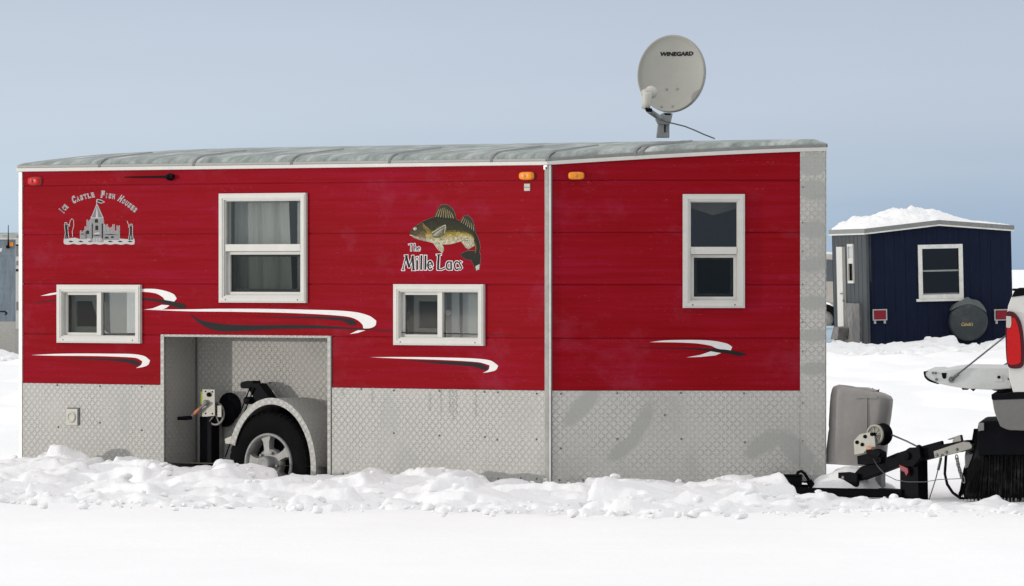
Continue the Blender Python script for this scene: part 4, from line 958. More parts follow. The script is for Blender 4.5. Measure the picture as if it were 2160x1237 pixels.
# ------------------------------------------------------------------ tongue (on the trailer's centre line)
ct = lambda L: [(1600 + x / 4.266, 790 + y / 4.266) for x, y in L]
cu_ = lambda L: [(1900 + x / 2.577, 600 + y / 2.577) for x, y in L]
def tprism(pts, wc_, th, mats, name, parent, bevel=.004, sub=0):
    m = MB(); q = ft.poly(pts, wc_); ar = sum(q[i - 1][0] * q[i][1] - q[i][0] * q[i - 1][1] for i in range(len(q)))
    if ar < 0: q = q[::-1]
    m.prism(ft, q, wc_ - th / 2, wc_ + th / 2); return m.build(name, mats, parent, bevel=bevel) if name else m
tongue = tprism([(1786, 1034), (1806, 1002), (1822, 985), (1866, 969), (1900, 955), (2046, 928), (2050, 944), (1965, 968), (1905, 982), (1812, 1017), (1806, 1040)], .0, .085, 'black', 'tongue_beam', T)
mb = MB(); 
for sgn in (-1, 1):                                  # A-frame rails running back under the nose
    a = ft.p(LEN + NL * cP - .25, -.01, 0) + Vector((0, sgn * .32, 0)); b = ft.P(1905, 1040, sgn * -.05)
    d = (b - a).normalized(); n = d.cross(Vector((0, 0, 1))).normalized() * .03
    mb.hexa([a - n + Vector((0, 0, -.03)), b - n + Vector((0, 0, -.035)), b + n + Vector((0, 0, -.035)), a + n + Vector((0, 0, -.03)), a - n + Vector((0, 0, .03)), b - n + Vector((0, 0, .025)), b + n + Vector((0, 0, .025)), a + n + Vector((0, 0, .03))])
mb.build('tongue_rail', 'black', T, bevel=.003)
tprism([(1771, 1027), (1770, 997), (1792, 996), (1811, 1000), (1810, 1027)], .06, .03, 'black', 'pivot_plate', T)
m_ = MB(); m_.lathe(ft.P(1778, 1008, .077), ft.W, [(.012, 0), (.012, .003), (0, .003)], 0, 14); m_.build('pin_hole', 'alloy', T)
post = tprism([(1909, 1056), (1908, 958), (1928, 944), (1946, 944), (1948, 1056)], .0, .12, 'black', 'drop_post', T)
tprism([(1900, 972), (1901, 954), (1914, 950), (1932, 948), (1942, 941), (1946, 965), (1930, 985), (1910, 985)], .07, .04, 'black', 'clamp', T)
m_ = MB(); m_.lathe(ft.P(1914, 962, .09), ft.W, [(.03, 0), (.028, .02), (0, .024)], 0, 8, smooth=False); m_.build('clamp_bolt', 'black', T)
tprism([(1934, 944), (1938, 938), (1944, 942), (1988, 930), (1990, 940), (1944, 952)], .0, .03, 'black', 'top_tube', T)
cp = tprism(cu_([(180, 908), (300, 868), (345, 855), (375, 858), (390, 878), (388, 892), (310, 917), (186, 946)]), .045, .012, 'greyzinc', 'coupler', T, bevel=.003)
m_ = MB(); m_.prism(ft, ft.poly(cu_([(300, 868), (345, 855), (375, 858), (402, 888), (395, 897), (310, 915)]), 0)[::-1], -.045, .038)
m_.build('coupler_head', 'darkzinc', cp, bevel=.008)
for p in cu_([(196, 928), (248, 912), (305, 898)]): m_ = MB(); m_.lathe(ft.P(*p, .052), ft.W, [(.012, 0), (.010, .007), (0, .009)], 0, 10); m_.build('bolt', 'alloy', cp)
tprism(cu_([(258, 842), (330, 818), (338, 860), (290, 866), (286, 852), (296, 838), (264, 846)]), 0, .03, 'greyzinc', 'coupler_latch', cp, bevel=.003)
mb = MB()
pts = [Vector(p) for p in cu_([(305, 945), (312, 980), (320, 1010), (330, 1040), (342, 1062)])]
for i in range(9):
    t = i / 8 * (len(pts) - 1); k = min(int(t), len(pts) - 2); p = pts[k].lerp(pts[k + 1], t - k); c = ft.P(p.x, p.y, .10)
    dn = Vector((.15, 0, -1)).normalized(); sx_ = fm.W if i % 2 else fm.U
    ring = [c + dn * .024 * math.sin(a) + sx_ * .011 * math.cos(a) for a in np.linspace(0, 2 * math.pi, 13)]; mb.tube(ring, .0045, 0, 6, cap=False)
mb.build('safety_chain', 'darkzinc', T)
mb = MB(); mb.tube([ft.P(x, y, .03) for x, y in ((1996, 955), (1993, 1000), (1998, 1022), (2010, 1040), (2026, 1051), (2045, 1054), (2062, 1050))], .010); mb.build('wiring_cable', 'black', T)
mb = MB(); mb.tube([ft.P(1987, 958, .06), ft.P(1974, 1010, .08), ft.P(1958, 1060, .08)], .004); mb.tube([ft.P(1985, 966, .07), ft.P(1979, 992, .08)], .010); mb.build('breakaway_cable', 'cablegrey', T)
mb = MB(); mb.tube([ft.P(x, y, .09) for x, y in ((1842, 968), (1852, 985), (1868, 1002), (1890, 1013), (1915, 1017), (1950, 1017), (1980, 1012), (2028, 1010))], .0028); mb.build('loose_wire', 'cablegrey', T)
tprism(ct([(1268, 812), (1300, 822), (1350, 845), (1356, 880), (1335, 918), (1318, 880), (1290, 870)]), .085, .02, 'redlens2', 'red_strap', T, bevel=.003)
tprism(ct([(915, 735), (1050, 700), (1065, 670), (1120, 695), (1135, 780), (1120, 800), (980, 815), (920, 810)]), .03, .08, 'black', 'winch_mount', T)
w2 = tprism(ct([(866, 727), (858, 600), (912, 538), (1000, 520), (1048, 560), (1057, 660), (985, 668), (950, 710)]), .09, .012, 'zinc', 'winch', T, bevel=.003)
for p in ct([(888, 612), (1022, 540), (935, 632), (960, 560)]): m_ = MB(); m_.lathe(ft.P(*p, .096), ft.W, [(.014, 0), (.012, .010), (0, .012)], 0, 10); m_.build('bolt', 'black', w2)

c_ = ft.P(*ct([(1052, 542)])[0], .05); m_ = MB(); m_.lathe(c_, ft.W, [(.072, 0), (.072, .012), (.058, .014), (.056, .006), (.02, .006)], 0, 40)
for k in range(7): a = R(51 * k); d = Vector((0, 0, 1)) * math.sin(a) + fm.U * math.cos(a); m_.tube([c_ + d * .015 + ft.W * .008, c_ + d * .06 + ft.W * .008], .006, 0, 6)
m_.build('gear_wheel', 'zinc', w2)
m_ = MB(); m_.lathe(c_, ft.W, [(0, -.10), (.078, -.10), (.078, -.09), (.05, -.085), (.05, -.02), (.074, -.015), (.074, -.004), (0, -.004)], 0, 32); m_.build('drum', 'black', w2)
tprism(ct([(985, 676), (1095, 680), (1110, 715), (1085, 745), (1000, 730), (975, 705)]), .12, .03, 'black', 'crank_handle', w2)
tprism(ct([(970, 652), (990, 645), (1025, 660), (1020, 674), (985, 680)]), .13, .02, 'orangered', 'crank_clip', w2)
m_ = MB(); m_.tube([ft.P(*ct([(1200, 545)])[0], 0), ft.P(*ct([(1330, 600)])[0], 0), ft.P(*ct([(1450, 660)])[0], 0)], .006); m_.build('winch_strap', 'cablegrey', w2)
mb = MB(); r_ = rect(Frame(MT, (0, HW + .16), (1, 0), (0, -1)), 1851, 962, 1863, 1030); mb.box(ft, r_[0], r_[1], -.05, r_[3], -.19, -.13); mb.build('stand_post', 'maststeel', T, bevel=.003)

# gas-bottle cover standing on the tongue, a thing of its own
CC = ft.P(1812, 900, -.24); CW = MT @ CC; CW.z = 0.08
MC = Matrix.Translation(CW) @ Matrix.Rotation(-PHI + R(26), 4, 'Z')
fc = Frame(MC, (0, 0), (1, 0), (0, -1))
cov = MB(); prof = [(982, 1741, 1866), (975, 1743, 1867), (950, 1745, 1870), (925, 1748, 1872), (915, 1749, 1872), (908, 1751, 1873), (900, 1750, 1874), (870, 1752, 1878), (845, 1754, 1881), (832, 1757, 1882), (826, 1760, 1878), (821, 1768, 1866), (819, 1785, 1850)]
rows = []
for y, xl, xr in prof:
    zl = fc.pick(1800, y)[1]; ul, ur = fc.pick(xl, y)[0], fc.pick(xr, y)[0]; c = (ul + ur) / 2; a = (ur - ul) / 2; b = .15 if y > 826 else .15 - (826 - y) * .012
    r = []
    for k in range(40):
        t = 2 * math.pi * k / 40; cx, sy = math.cos(t), math.sin(t); e = .55
        u = c + a * math.copysign(abs(cx) ** e, cx); v = b * math.copysign(abs(sy) ** e, sy)
        if abs(cx) < .35: v *= .93                                 # waist between the two bottles
        r.append(fc.p(u, zl - .035 * (u - c) / .2 * (1 if y < 900 else .3) + .010 * noise.noise(Vector((u * 5, v * 5, zl * 6))), v))
    rows.append(r)
cov.grid(rows, 0, closev=True, flip=False); cov.face(rows[-1], 0); cov.face(rows[0][::-1], 0)
cr_ = root('gas_bottle_cover', 'grey plastic gas bottle cover standing on the tongue behind the winch', 'gas cover', MC)
cb = cov.build('shell', 'cover', cr_)
mb = MB(); mb.prism(fc, fc.poly([(1792, 822), (1798, 817), (1828, 818), (1850, 824), (1846, 829), (1800, 826)], 0)[::-1], -.09, .09); mb.build('lid', 'cover', cr_, bevel=.01)
mb = MB(); mb.prism(fc, fc.poly([(1826, 838), (1828.5, 838), (1828.5, 905), (1826, 905)], .16)[::-1], .13, .147); mb.prism(fc, fc.poly([(1806, 836), (1850, 836), (1850, 842), (1828, 840), (1806, 842)], .15)[::-1], .13, .146); mb.build('moulded_rib', 'cover', cr_, bevel=.002)
mb = MB(); mb.prism(fc, fc.poly([(1846, 827), (1855, 821), (1853, 830)], 0)[::-1], -.01, .01); mb.tube([fc.P(1842, 828, 0), fc.P(1841, 819, 0)], .003); mb.build('lid_clip', 'black', cr_)

# ------------------------------------------------------------------ satellite dish on the roof
DB = ft.P(1398, 288, 0); DW_ = MT @ DB; DW_.z -= .03
MD = Matrix.Translation(DW_); fd = Frame(MD, (0, 0), (1, 0), (0, -1))
D = root('satellite_dish', 'pale grey satellite dish on a short mast standing on the red fish house roof', 'satellite dish', MD)
dc = fd.P(1415, 155, 0); nrm = Vector((-.30, -.90, .10)).normalized(); dx = Vector((0, 0, 1)).cross(nrm).normalized() * -1; dx = nrm.cross(Vector((0, 0, 1))).normalized(); 
if dx.x < 0: dx = -dx
dz = dx.cross(nrm); dz = dz if dz.z > 0 else -dz
ra, rb = 71 / 13500 * DW_.y / abs(dx.x) * .99, 83 / 13500 * DW_.y / abs(dz.z) * .985
tilt = R(-4)
def dpt(k, t, h):
    u = ra * k * math.cos(t); v = rb * k * math.sin(t); return dc + dx * (u * math.cos(tilt) - v * math.sin(tilt)) + dz * (u * math.sin(tilt) + v * math.cos(tilt)) + nrm * h
mb = MB(); seg = 72; rows = []
for k, h in ((.0, -.045), (.2, -.043), (.4, -.038), (.6, -.029), (.8, -.016), (.93, -.006), (.955, .0), (.985, .003), (1.0, -.002), (1.004, -.035), (.985, -.055), (.95, -.050), (.8, -.046), (.5, -.052), (.2, -.064), (0, -.066)):
    rows.append([dpt(max(k, .001), 2 * math.pi * j / seg, h) for j in range(seg)])
mb.grid(rows[:9], 0, closev=True, flip=True); mb.grid(rows[8:], 1, closev=True, flip=True)
def dish_h(k): return -.045 * (1 - k * k)
for x, y in ((1402, 188), (1427.5, 188), (1394, 226), (1420, 226)):
    p = fd.P(x, y, 0); rel = p - dc; u, v = rel.dot(dx) / ra, rel.dot(dz) / rb; q = dc + dx * (u * ra) + dz * (v * rb) + nrm * (dish_h(math.hypot(u, v)) + .001)
    mb.lathe(q, nrm, [(.010, 0), (.010, .002), (.0075, .003), (.0075, .001), (.006, .003), (0, .004)], 1, 12)
dish = mb.build('reflector', ['dish', 'maststeel'], D)
mb = MB(); tw = 70 / 13500 * DW_.y / abs(dx.x); th = 8.2 / 13500 * DW_.y / abs(dz.z); p0 = fd.P(1386.5, 115.5, 0) - dc; u0_, v0_ = p0.dot(dx), p0.dot(dz)
def tmap(x, y):
    u, v = u0_ + x * tw, v0_ + y * th; return dc + dx * u + dz * v + nrm * (dish_h(math.hypot(u / ra, v / rb)) + .0035)
put_text(mb, tmap, 'WINEGARD', 0, offset=.05, shear=.15, width=1)
mb.build('brand_lettering', 'ink', dish)
mb = MB(); fwd = nrm * .02
mb.prism(fd, fd.poly([(1384, 291), (1388, 258), (1412, 258), (1412, 291)], 0)[::-1], -.05, .02); ms = mb.build('mast', 'maststeel', D, bevel=.006)
mb = MB(); mb.prism(fd, fd.poly([(1382, 252), (1387, 262), (1412, 264), (1415, 258), (1419, 240), (1400, 238), (1386, 246)], .0)[::-1], -.055, .04); mb.prism(fd, fd.poly([(1401, 239), (1416, 239), (1415, 243), (1402, 243)], .04)[::-1], .03, .046, 1)
mb.prism(fd, fd.poly([(1401, 258), (1404, 258), (1404, 280), (1401, 280)], .02)[::-1], .02, .032, 1)
mb.build('mast_bracket', ['maststeel', 'black'], D, bevel=.004)
mb = MB(); a = fd.P(1392, 250, .05); b = fd.P(1369, 234, .22); mb.tube([a, b], .020, 0, 8); mb.build('feed_arm', 'maststeel', D)
mb = MB(); c = fd.P(1366, 232, .23); mb.lathe(fd.P(1364, 213, .22), Vector((-.12, 0, -1)), [(.0, -.068), (.030, -.062), (.036, -.04), (.032, .02), (.030, .06), (0, .065)], 0, 20)
mb.lathe(fd.P(1366, 196, .20), Vector((.62, .75, .12)), [(0, -.045), (.028, -.04), (.030, 0), (.040, .02), (.046, .035), (.045, .055), (.03, .066), (0, .068)], 0, 24); mb.build('feed_horn', 'lnb', D)
mb = MB(); mb.prism(fd, fd.poly([(1360, 228), (1375, 229), (1376, 237), (1363, 236)], .22)[::-1], .18, .26); mb.build('feed_clamp', 'black', D, bevel=.003)
mb = MB(); mb.tube([fd.P(x, y, .07 - .002 * k) for k, (x, y) in enumerate(((1378, 240), (1388, 248), (1403, 257), (1425, 262), (1445, 267), (1465, 275), (1485, 284), (1498, 289), (1508, 293)))], .0052); mb.build('coax_cable', 'cablegrey', D)

# ------------------------------------------------------------------ ploughed snow along the trailer
crest = [(-400, 985), (0, 984), (30, 985), (60, 975), (95, 966), (112, 950), (127, 944), (142, 950), (150, 965), (172, 970), (180, 992), (192, 1000), (205, 988), (225, 977), (245, 988), (300, 976), (345, 975), (355, 985), (420, 983), (452, 988), (458, 970), (472, 966), (484, 973), (487, 990), (545, 985), (548, 1004), (585, 1016), (620, 1014), (650, 1006), (660, 1006), (690, 1004), (740, 999), (757, 997), (800, 1003), (828, 998), (870, 1006), (908, 998), (918, 988), (935, 985), (970, 992), (1000, 1002), (1006, 1013), (1040, 1018), (1062, 1027), (1090, 1020), (1125, 1024), (1150, 1022), (1190, 1023), (1235, 1030), (1250, 1022), (1275, 1022), (1300, 1018), (1350, 1010), (1395, 1020), (1420, 1029), (1480, 1022), (1530, 1004), (1545, 1000), (1590, 1012), (1612, 1030), (1640, 1044), (1700, 1046), (1780, 1054), (1800, 1050), (1850, 1062), (1880, 1056), (1910, 1068), (1950, 1066), (2000, 1066), (2300, 1068), (2600, 1060)]
BLK = [(104, 956, 46), (125, 938, 40), (146, 954, 56), (162, 962, 46), (60, 977, 70), (25, 984, 60), (230, 979, 42), (300, 978, 70), (335, 978, 50), (430, 982, 40), (470, 967, 32), (518, 986, 50), (757, 998, 46), (700, 1006, 60), (830, 999, 50), (922, 985, 40), (958, 990, 96), (1070, 1020, 40), (1140, 1021, 36), (1190, 1022, 40), (1275, 1021, 42), (1350, 1012, 60), (1400, 1020, 70), (1500, 1014, 60), (1545, 1001, 70), (1590, 1012, 60), (1812, 1046, 34), (1880, 1049, 46), (1955, 1056, 30)]
def wallY(x):
    if x < .257: return 45 + (.257 - x) * math.tan(PHI)
    return 45.0
def yc(x):
    if x < .257: return wallY(x) - .42
    if x < 1.6: return 45 - .42 
    return 44.58 - min(1, (x - 1.6) / .5) * 1.35
def yfoot(x): return 42.9 - max(-1, min(1, (x + 1.2) / 2.2)) * .9 + .25 * noise.noise(Vector((x * 1.3, 0, 0))) + .55 * noise.noise(Vector((x * 1.9, 3, 0))) + .5 * noise.noise(Vector((x * 6, 3, 0)))
bank('snow_bank', crest, yc, yfoot, -5.2, 6.2, 40.6, 48.6, .017, 3000, .045, .30, 5, 'ploughed lumpy snow heaped along the base of the red fish house', back=.9, fac=1.5, blocks=BLK, lowpx=1625, extra=[(2.40, 44.97, .19, .17), (2.24, 45.0, .16, .11), (2.60, 45.0, .12, .06), (3.22, 44.5, .12, .03), (3.42, 44.6, .12, .04)])

# ------------------------------------------------------------------ white pickup at the right edge
PS = R(6); YK = 43.35; MP = Matrix.Translation(((2123 - 1080) / F * YK, YK, 0)) @ Matrix.Rotation(-PS, 4, 'Z')
K = root('pickup_truck', 'dirty white pickup truck with its tailgate down at the right edge of the photo', 'pickup truck', MP)
fk = Frame(MP, (0, 0), (1, 0), (0, -1)); fk2 = Frame(MP, (0, 1.95), (1, 0), (0, -1))
def kz(r): return fk.pick(2130, r)[1]
def archpts(cx, r=.44, z0=.62): return [(cx + r * math.cos(t), .40 + r * 1.05 * math.sin(t)) for t in np.linspace(math.pi - .52, .52, 12)]
tailp = [(.045, kz(828)), (.02, kz(800)), (.012, kz(770)), (.0, kz(720)), (.0, kz(668)), (.012, kz(645)), (.045, kz(618)), (.06, kz(612))]
bedp = tailp + [(2.12, 1.42), (2.12, .62)] + archpts(1.15)[::-1]
for off in (0, 1.87):
    mb = MB(); q = bedp; ar = sum(q[i - 1][0] * q[i][1] - q[i][0] * q[i - 1][1] for i in range(len(q))); q = q if ar > 0 else q[::-1]
    mb.prism(fk, q, -off - .08, -off); mb.build('bed_side', 'truckwhite', K, bevel=.012)
    mb = MB(); mb.box(fk, .04, 2.1, kz(614), kz(609) , -off - .085, -off + .004)
    mb.prism(fk, [(.035, kz(627)), (.06, kz(626)), (.22, kz(620)), (2.1, 1.415), (2.1, 1.437), (.08, kz(608)), (.06, kz(611))], -off - .09, -off + .008); mb.build('rail_cap', 'black', K)
mb = MB(); mb.box(fk, .06, 2.1, .72, .78, -1.86, -.09); mb.box(fk, 2.05, 2.11, .78, 1.42, -1.86, -.09); mb.build('bed_floor', 'truckwhite', K)
cabp = [(2.13, .5), (2.13, 1.45), (2.18, 1.62), (2.30, 1.90), (2.45, 1.96), (3.35, 1.96), (3.55, 1.88), (4.05, 1.46), (5.15, 1.33), (5.45, 1.22), (5.58, 1.0), (5.6, .62), (5.1, .55)] 
cabp = cabp + [(4.62 + .44 * math.cos(t), .40 + .46 * math.sin(t)) for t in np.linspace(.4, math.pi - .4, 10)] + [(4.1, .5)]
mb = MB(); q = cabp; ar = sum(q[i - 1][0] * q[i][1] - q[i][0] * q[i - 1][1] for i in range(len(q))); q = q if ar > 0 else q[::-1]; mb.prism(fk, q, -1.93, -.02); mb.build('cab', 'truckwhite', K, bevel=.03)
for off in (-.016, -1.935):
    mb = MB(); mb.prism(fk, [(2.42, 1.46), (3.05, 1.46), (3.05, 1.86), (2.5, 1.86)], off - .004, off + .004); mb.prism(fk, [(3.12, 1.46), (3.85, 1.46), (3.45, 1.84), (3.12, 1.86)], off - .004, off + .004); mb.build('side_window', 'carglass', K)
for (x, off) in ((1.15, -.13), (4.62, -.13), (1.15, -1.57), (4.62, -1.57)):
    c = fk.p(x, .33, off); mb = MB(); mb.lathe(c, fk.W, [(.2, -.24), (.36, -.24), (.39, -.2), (.39, -.02), (.36, .02), (.25, .03), (.22, .0)], 0, 40); wv = mb.build('wheel', 'rubber', K)
    mb = MB(); mb.lathe(c, fk.W, [(.22, -.2), (.22, .01), (.2, .01), (.18, -.03), (.06, -.02), (.05, .02), (0, .02)], 0, 24); mb.build('rim', 'alloy', wv)
# tail lamp: wraps the corner
def lampring(pts): return spline(pts, 4, 80)
outer = [(2123, 662), (2127, 657), (2140, 660), (2152, 676), (2158, 700), (2161, 735), (2160, 768), (2154, 776), (2138, 778), (2127, 774), (2122.5, 755), (2121, 710)]
def sh(L, g):
    cx = sum(p[0] for p in L) / len(L); cy = sum(p[1] for p in L) / len(L); return [(cx + (x - cx) * (1 - g / 20), cy + (y - cy) * (1 - g / 58)) for x, y in L]
def cyc(q):
    ar = sum(q[i - 1][0] * q[i][1] - q[i][0] * q[i - 1][1] for i in range(len(q))); return q if ar > 0 else q[::-1]
def kpoly(L, w0, w1, mat, name, par, bevel=.004, sm=True):
    m = MB(); m.prism(fk, cyc(fk.poly(lampring(L) if sm else L, w1)), w0, w1); return m.build(name, mat, par, bevel=bevel)
tl = kpoly(outer, -.05, .022, 'smoked', 'tail_light', K)
kpoly([(2124, 690), (2131, 694), (2131, 682), (2135, 670), (2141, 672), (2149, 695), (2153, 730), (2153, 762), (2148, 768), (2132, 770), (2126, 766), (2124, 740)], .01, .030, 'taillens', 'red_lens', tl)
kpoly([(2122.5, 667), (2133, 668), (2133, 685), (2130, 692), (2122.5, 691)], .01, .034, 'lnb', 'reverse_lens', tl)
# tailgate, folded down
tgp = [(1949, 783), (1972, 782), (1980, 784), (2000, 780), (2030, 776.5), (2080, 777), (2133, 778), (2133, 820), (2100, 822.5), (2055, 821), (2030, 819), (2000, 814), (1975, 808), (1960, 802), (1951, 794)]
YO = -.07
tg = MB(); tg.prism(fk, cyc(fk.poly(spline(tgp, 3, 40), YO)), -1.80, YO); tgo = tg.build('tailgate', 'gateedge', K, bevel=.008)
mb = MB(); mb.prism(fk, cyc(fk.poly(spline([(1948, 784), (1958, 783.5), (1953, 786), (1953, 793), (1962, 801), (1975, 807), (1979, 811), (1960, 805), (1950, 796)], 2, 60), YO)), -1.80, YO + .003); mb.build('handle_trim', 'black', tgo)
for x, y, r in ((2007, 801, .022), (1975.5, 801, .010), (1968, 787, .008), (1974, 787.5, .008), (2127, 800, .007)):
    mb = MB(); mb.lathe(fk.P(x, y, YO), fk.W, [(r, 0), (r, .010), (r * .7, .012), (r * .62, .006), (r * .3, .006), (r * .3, .014), (0, .014)], 0, 20); mb.build('stud', 'hubgrey', tgo)
for L, w0, w1, nm, mt in (([(1986, 787), (1997, 787), (1996, 798), (1991, 800), (1988, 797)], YO, YO + .004, 'latch', 'black'), ([(2100, 790), (2115, 791), (2115, 806), (2100, 804)], YO, YO + .007, 'hinge_plate', 'gateedge'),
                          ([(2028, 819), (2043, 821), (2041, 823), (2030, 823)], -.2, YO - .01, 'bump_stop', 'black'), ([(2047, 821), (2058, 821), (2053, 826)], -.2, YO - .01, 'bump_stop', 'black'), ([(2088, 821), (2128, 819), (2110, 825), (2098, 825)], -.4, YO - .01, 'bump_stop', 'black')):
    mb = MB(); mb.prism(fk, cyc(fk.poly(L, YO)), w0, w1); hp = mb.build(nm, mt, tgo, bevel=.002)
    if nm == 'hinge_plate': mb = MB(); mb.lathe(fk.P(2107, 796, YO + .007), fk.W, [(.011, 0), (.009, .012), (0, .012)], 0, 12); mb.build('hinge_pin', 'black', tgo)
mb = MB(); mb.tube([fk.P(2008, 800, YO + .018), fk.P(2022, 789, YO + .018)], .011); mb.tube([fk.P(2020, 790, YO + .018), fk.P(2124, 707, YO + .018)], .0062); mb.build('tailgate_cable', 'cablegrey', K)
mb = MB(); mb.tube([fk.P(2095, 785, -1.75), fk.P(2140, 757, -1.75)], .0062); mb.build('tailgate_cable', 'cablegrey', K)
# bumper, hitch and flaps
def bump_p(L, w): return cyc(fk.poly(L, w))
mb = MB(); mb.prism(fk, bump_p(spline([(2093, 843), (2240, 838), (2240, 910), (2130, 908), (2110, 900), (2098, 870)], 3, 30), .0), -1.9, .0); bp = mb.build('bumper', 'chrome', K, bevel=.015)
mb = MB(); mb.prism(fk, bump_p([(2091, 832), (2146, 827), (2240, 827), (2240, 838), (2092, 844)], .0), -1.9, .006); mb.prism(fk, bump_p([(2134, 820), (2150, 818), (2240, 818), (2240, 828), (2142, 828)], .0), -1.8, -.03); mb.build('step_pad', 'black', bp, bevel=.006)
mb = MB(); mb.prism(fk, bump_p([(2064, 892), (2070, 890), (2115, 888), (2240, 900), (2240, 960), (2064, 960), (2062, 905)], -.1), -1.6, -.1); mb.prism(fk, bump_p([(2064, 892), (2076, 892), (2076, 908), (2064, 910)], -.1), -.13, -.07, 1); mb.build('hitch_receiver', ['black', 'hubgrey'], K, bevel=.004)
mb = MB(); fb = Frame(MP, (0, .95), (1, 0), (0, -1)); mb.prism(fb, cyc(fb.poly([(2035, 960), (2056, 956), (2100, 950), (2100, 968), (2050, 972), (2050, 984), (2036, 988)], 0)), -.04, .04); mb.lathe(fb.P(2043, 962, 0), Vector((0, 0, 1)), [(.02, -.05), (.02, .0), (.026, .012), (.018, .036), (0, .044)], 0, 20); mb.build('ball_mount', 'maststeel', K, bevel=.004)
rnd = random.Random(3)
for (wv, x0_, x1_) in ((-.16, 2052, 2260), (-.85, 2048, 2260), (-1.5, 2040, 2250)):
    mb = MB(); bot = [(x0_ - 20 + (x1_ - x0_ + 20) * k / 60, 1052 + (-1) ** k * rnd.uniform(2, 9) + rnd.uniform(-4, 4)) for k in range(61)]
    edge_ = [(x0_ + 14, 905), (x0_ + 8, 940), (x0_ + 2, 965), (x0_ - 8, 990), (x0_ - 12, 1015)]
    mb.prism(fk, cyc(fk.poly([(x1_, 900)] + edge_ + bot, wv)), wv - .05, wv)
    for i in range(90):
        x = x0_ - 14 + (x1_ - x0_ + 10) * i / 90 + rnd.uniform(-2, 2); k_ = max(0, 1 - (x - x0_ + 14) / 60); wdt = rnd.uniform(2, 4.5)
        tl_ = rnd.uniform(-6, 4) - 8 * k_; yt = 930 + rnd.uniform(-15, 30) + 60 * k_; yb = 1056 + rnd.uniform(-12, 6)
        L = [(x + 14 * k_, yt), (x + wdt + 14 * k_, yt), (x + wdt * .7 + tl_, yb), (x + wdt * .2 + tl_, yb + 3)]
        mb.prism(fk, cyc(fk.poly(L, wv)), wv - .02, wv + rnd.uniform(.004, .03))
    mb.build('brush_flap', 'rubberdirty', K)
mb = MB()
# ------------------------------------------------------------------ navy fish house far behind
BY = 118.0; BX = (1833 - 1080) / F * BY; AL = R(7)
MB_ = Matrix.Translation((BX, BY, 0)) @ Matrix.Rotation(AL, 4, 'Z') @ Matrix.Rotation(R(-1.3), 4, 'Y')
B = root('fish_house', 'navy blue and grey fish house with snow on its roof, far right', 'fish house', MB_)
f1 = Frame(MB_, (0, 0), (1, 0), (0, -1)); BL = 3.7; f2 = Frame(MB_, (0, BL), (0, -1), (-1, 0))
BWd = f1.pick(2135, 600)[0]; zE0 = f1.pick(1833, 492)[1]; zE1 = zE0; zP = f1.pick(1985, 474)[1]; 
bw = rect(f1, 1937, 516, 2031, 630)
def gtop(u): return zE0 + (zP - zE0) * (1 - abs(u - BWd / 2) / (BWd / 2))
mb = MB(); wall(mb, f1, 0, BWd, .0, zE0 - .01, [ins(bw, .05)], top=gtop, usub=[BWd * k / 6 for k in range(1, 6)], vgroove=[.2 * k + .12 for k in range(int((BWd - .15) / .2))], gw=.008, gd=.006, thick=.08); mb.build('end_wall', 'navy', B)
sw_ = rect(f2, 1790.5, 515, 1802.5, 598)
mb = MB(); wall(mb, f2, .08, BL, .0, zE0, [ins(sw_, .03)], vgroove=[.25 + .42 * k for k in range(8)], gw=.035, gd=.02, thick=.08); mb.build('side_wall', 'slate', B)
mb = MB(); mb.box(Frame(MB_, (BWd, 0), (0, 1), (1, 0)), 0.08, BL, 0, zE0, -.08, 0); mb.prism(Frame(MB_, (BWd, BL), (-1, 0), (0, 1)), [(0, 0), (BWd, 0), (BWd, zE0), (BWd / 2, zP), (0, zE0)], -.08, 0); mb.build('far_wall', 'navy', B)
ov = .05; th = .085
mb = MB()
for sg in (0, 1):
    a = (-ov, zE0 - (zP - zE0) * ov / (BWd / 2)) if not sg else (BWd + ov, zE0 - (zP - zE0) * ov / (BWd / 2))
    for (z0_, z1_, y0_, y1_, m) in ((.004, th, -.07, BL + .07, 0), (-.022, .004, -.075, BL + .075, 1)):
        P = []
        for y in (y0_, y1_):
            P.append([Vector((a[0], y, a[1] + z0_)), Vector((BWd / 2, y, zP + z0_)), Vector((BWd / 2, y, zP + z1_)), Vector((a[0], y, a[1] + z1_))])
        mb.hexa([P[0][0], P[0][1], P[1][1], P[1][0], P[0][3], P[0][2], P[1][2], P[1][3]], m)
mb.build('roof', ['hubgrey', 'trimgrey'], B)
mb = MB(); frame_rect(mb, f1, bw, .075, .001, .03); mb.box(f1, bw[0] - .05, bw[1] + .05, bw[2] - .05, bw[2] - .002, .001, .05); wn_ = mb.build('window', 'trimgrey', B)
zm = (bw[2] + bw[3]) / 2 + .02; mb = MB(); mb.box(f1, bw[0] + .06, bw[1] - .06, bw[2] + .06, bw[3] - .06, -.05, -.045); mb.build('pane', 'glass_dark', wn_)
mb = MB(); mb.box(f1, bw[0] + .07, bw[1] - .07, zm - .02, zm + .01, -.045, -.02); mb.box(f1, bw[0] + .07, bw[1] - .07, bw[2] + .07, bw[2] + .10, -.045, -.03); mb.build('meeting_rail', 'maststeel', wn_)
mb = MB(); frame_rect(mb, f2, sw_, .05, .001, .03); zm = (sw_[2] + sw_[3]) / 2; mb.box(f2, sw_[0] + .03, sw_[1] - .03, zm, zm + .10, .001, .02); wn_ = mb.build('window', 'white', B)
mb = MB(); mb.box(f2, sw_[0] + .03, sw_[1] - .03, sw_[2] + .03, zm, -.02, -.015); mb.build('pane', 'glass_dark', wn_); mb = MB(); mb.box(f2, sw_[0] + .03, sw_[1] - .03, zm + .1, sw_[3] - .03, -.02, .0); mb.build('curtain', 'grey_panel', wn_)
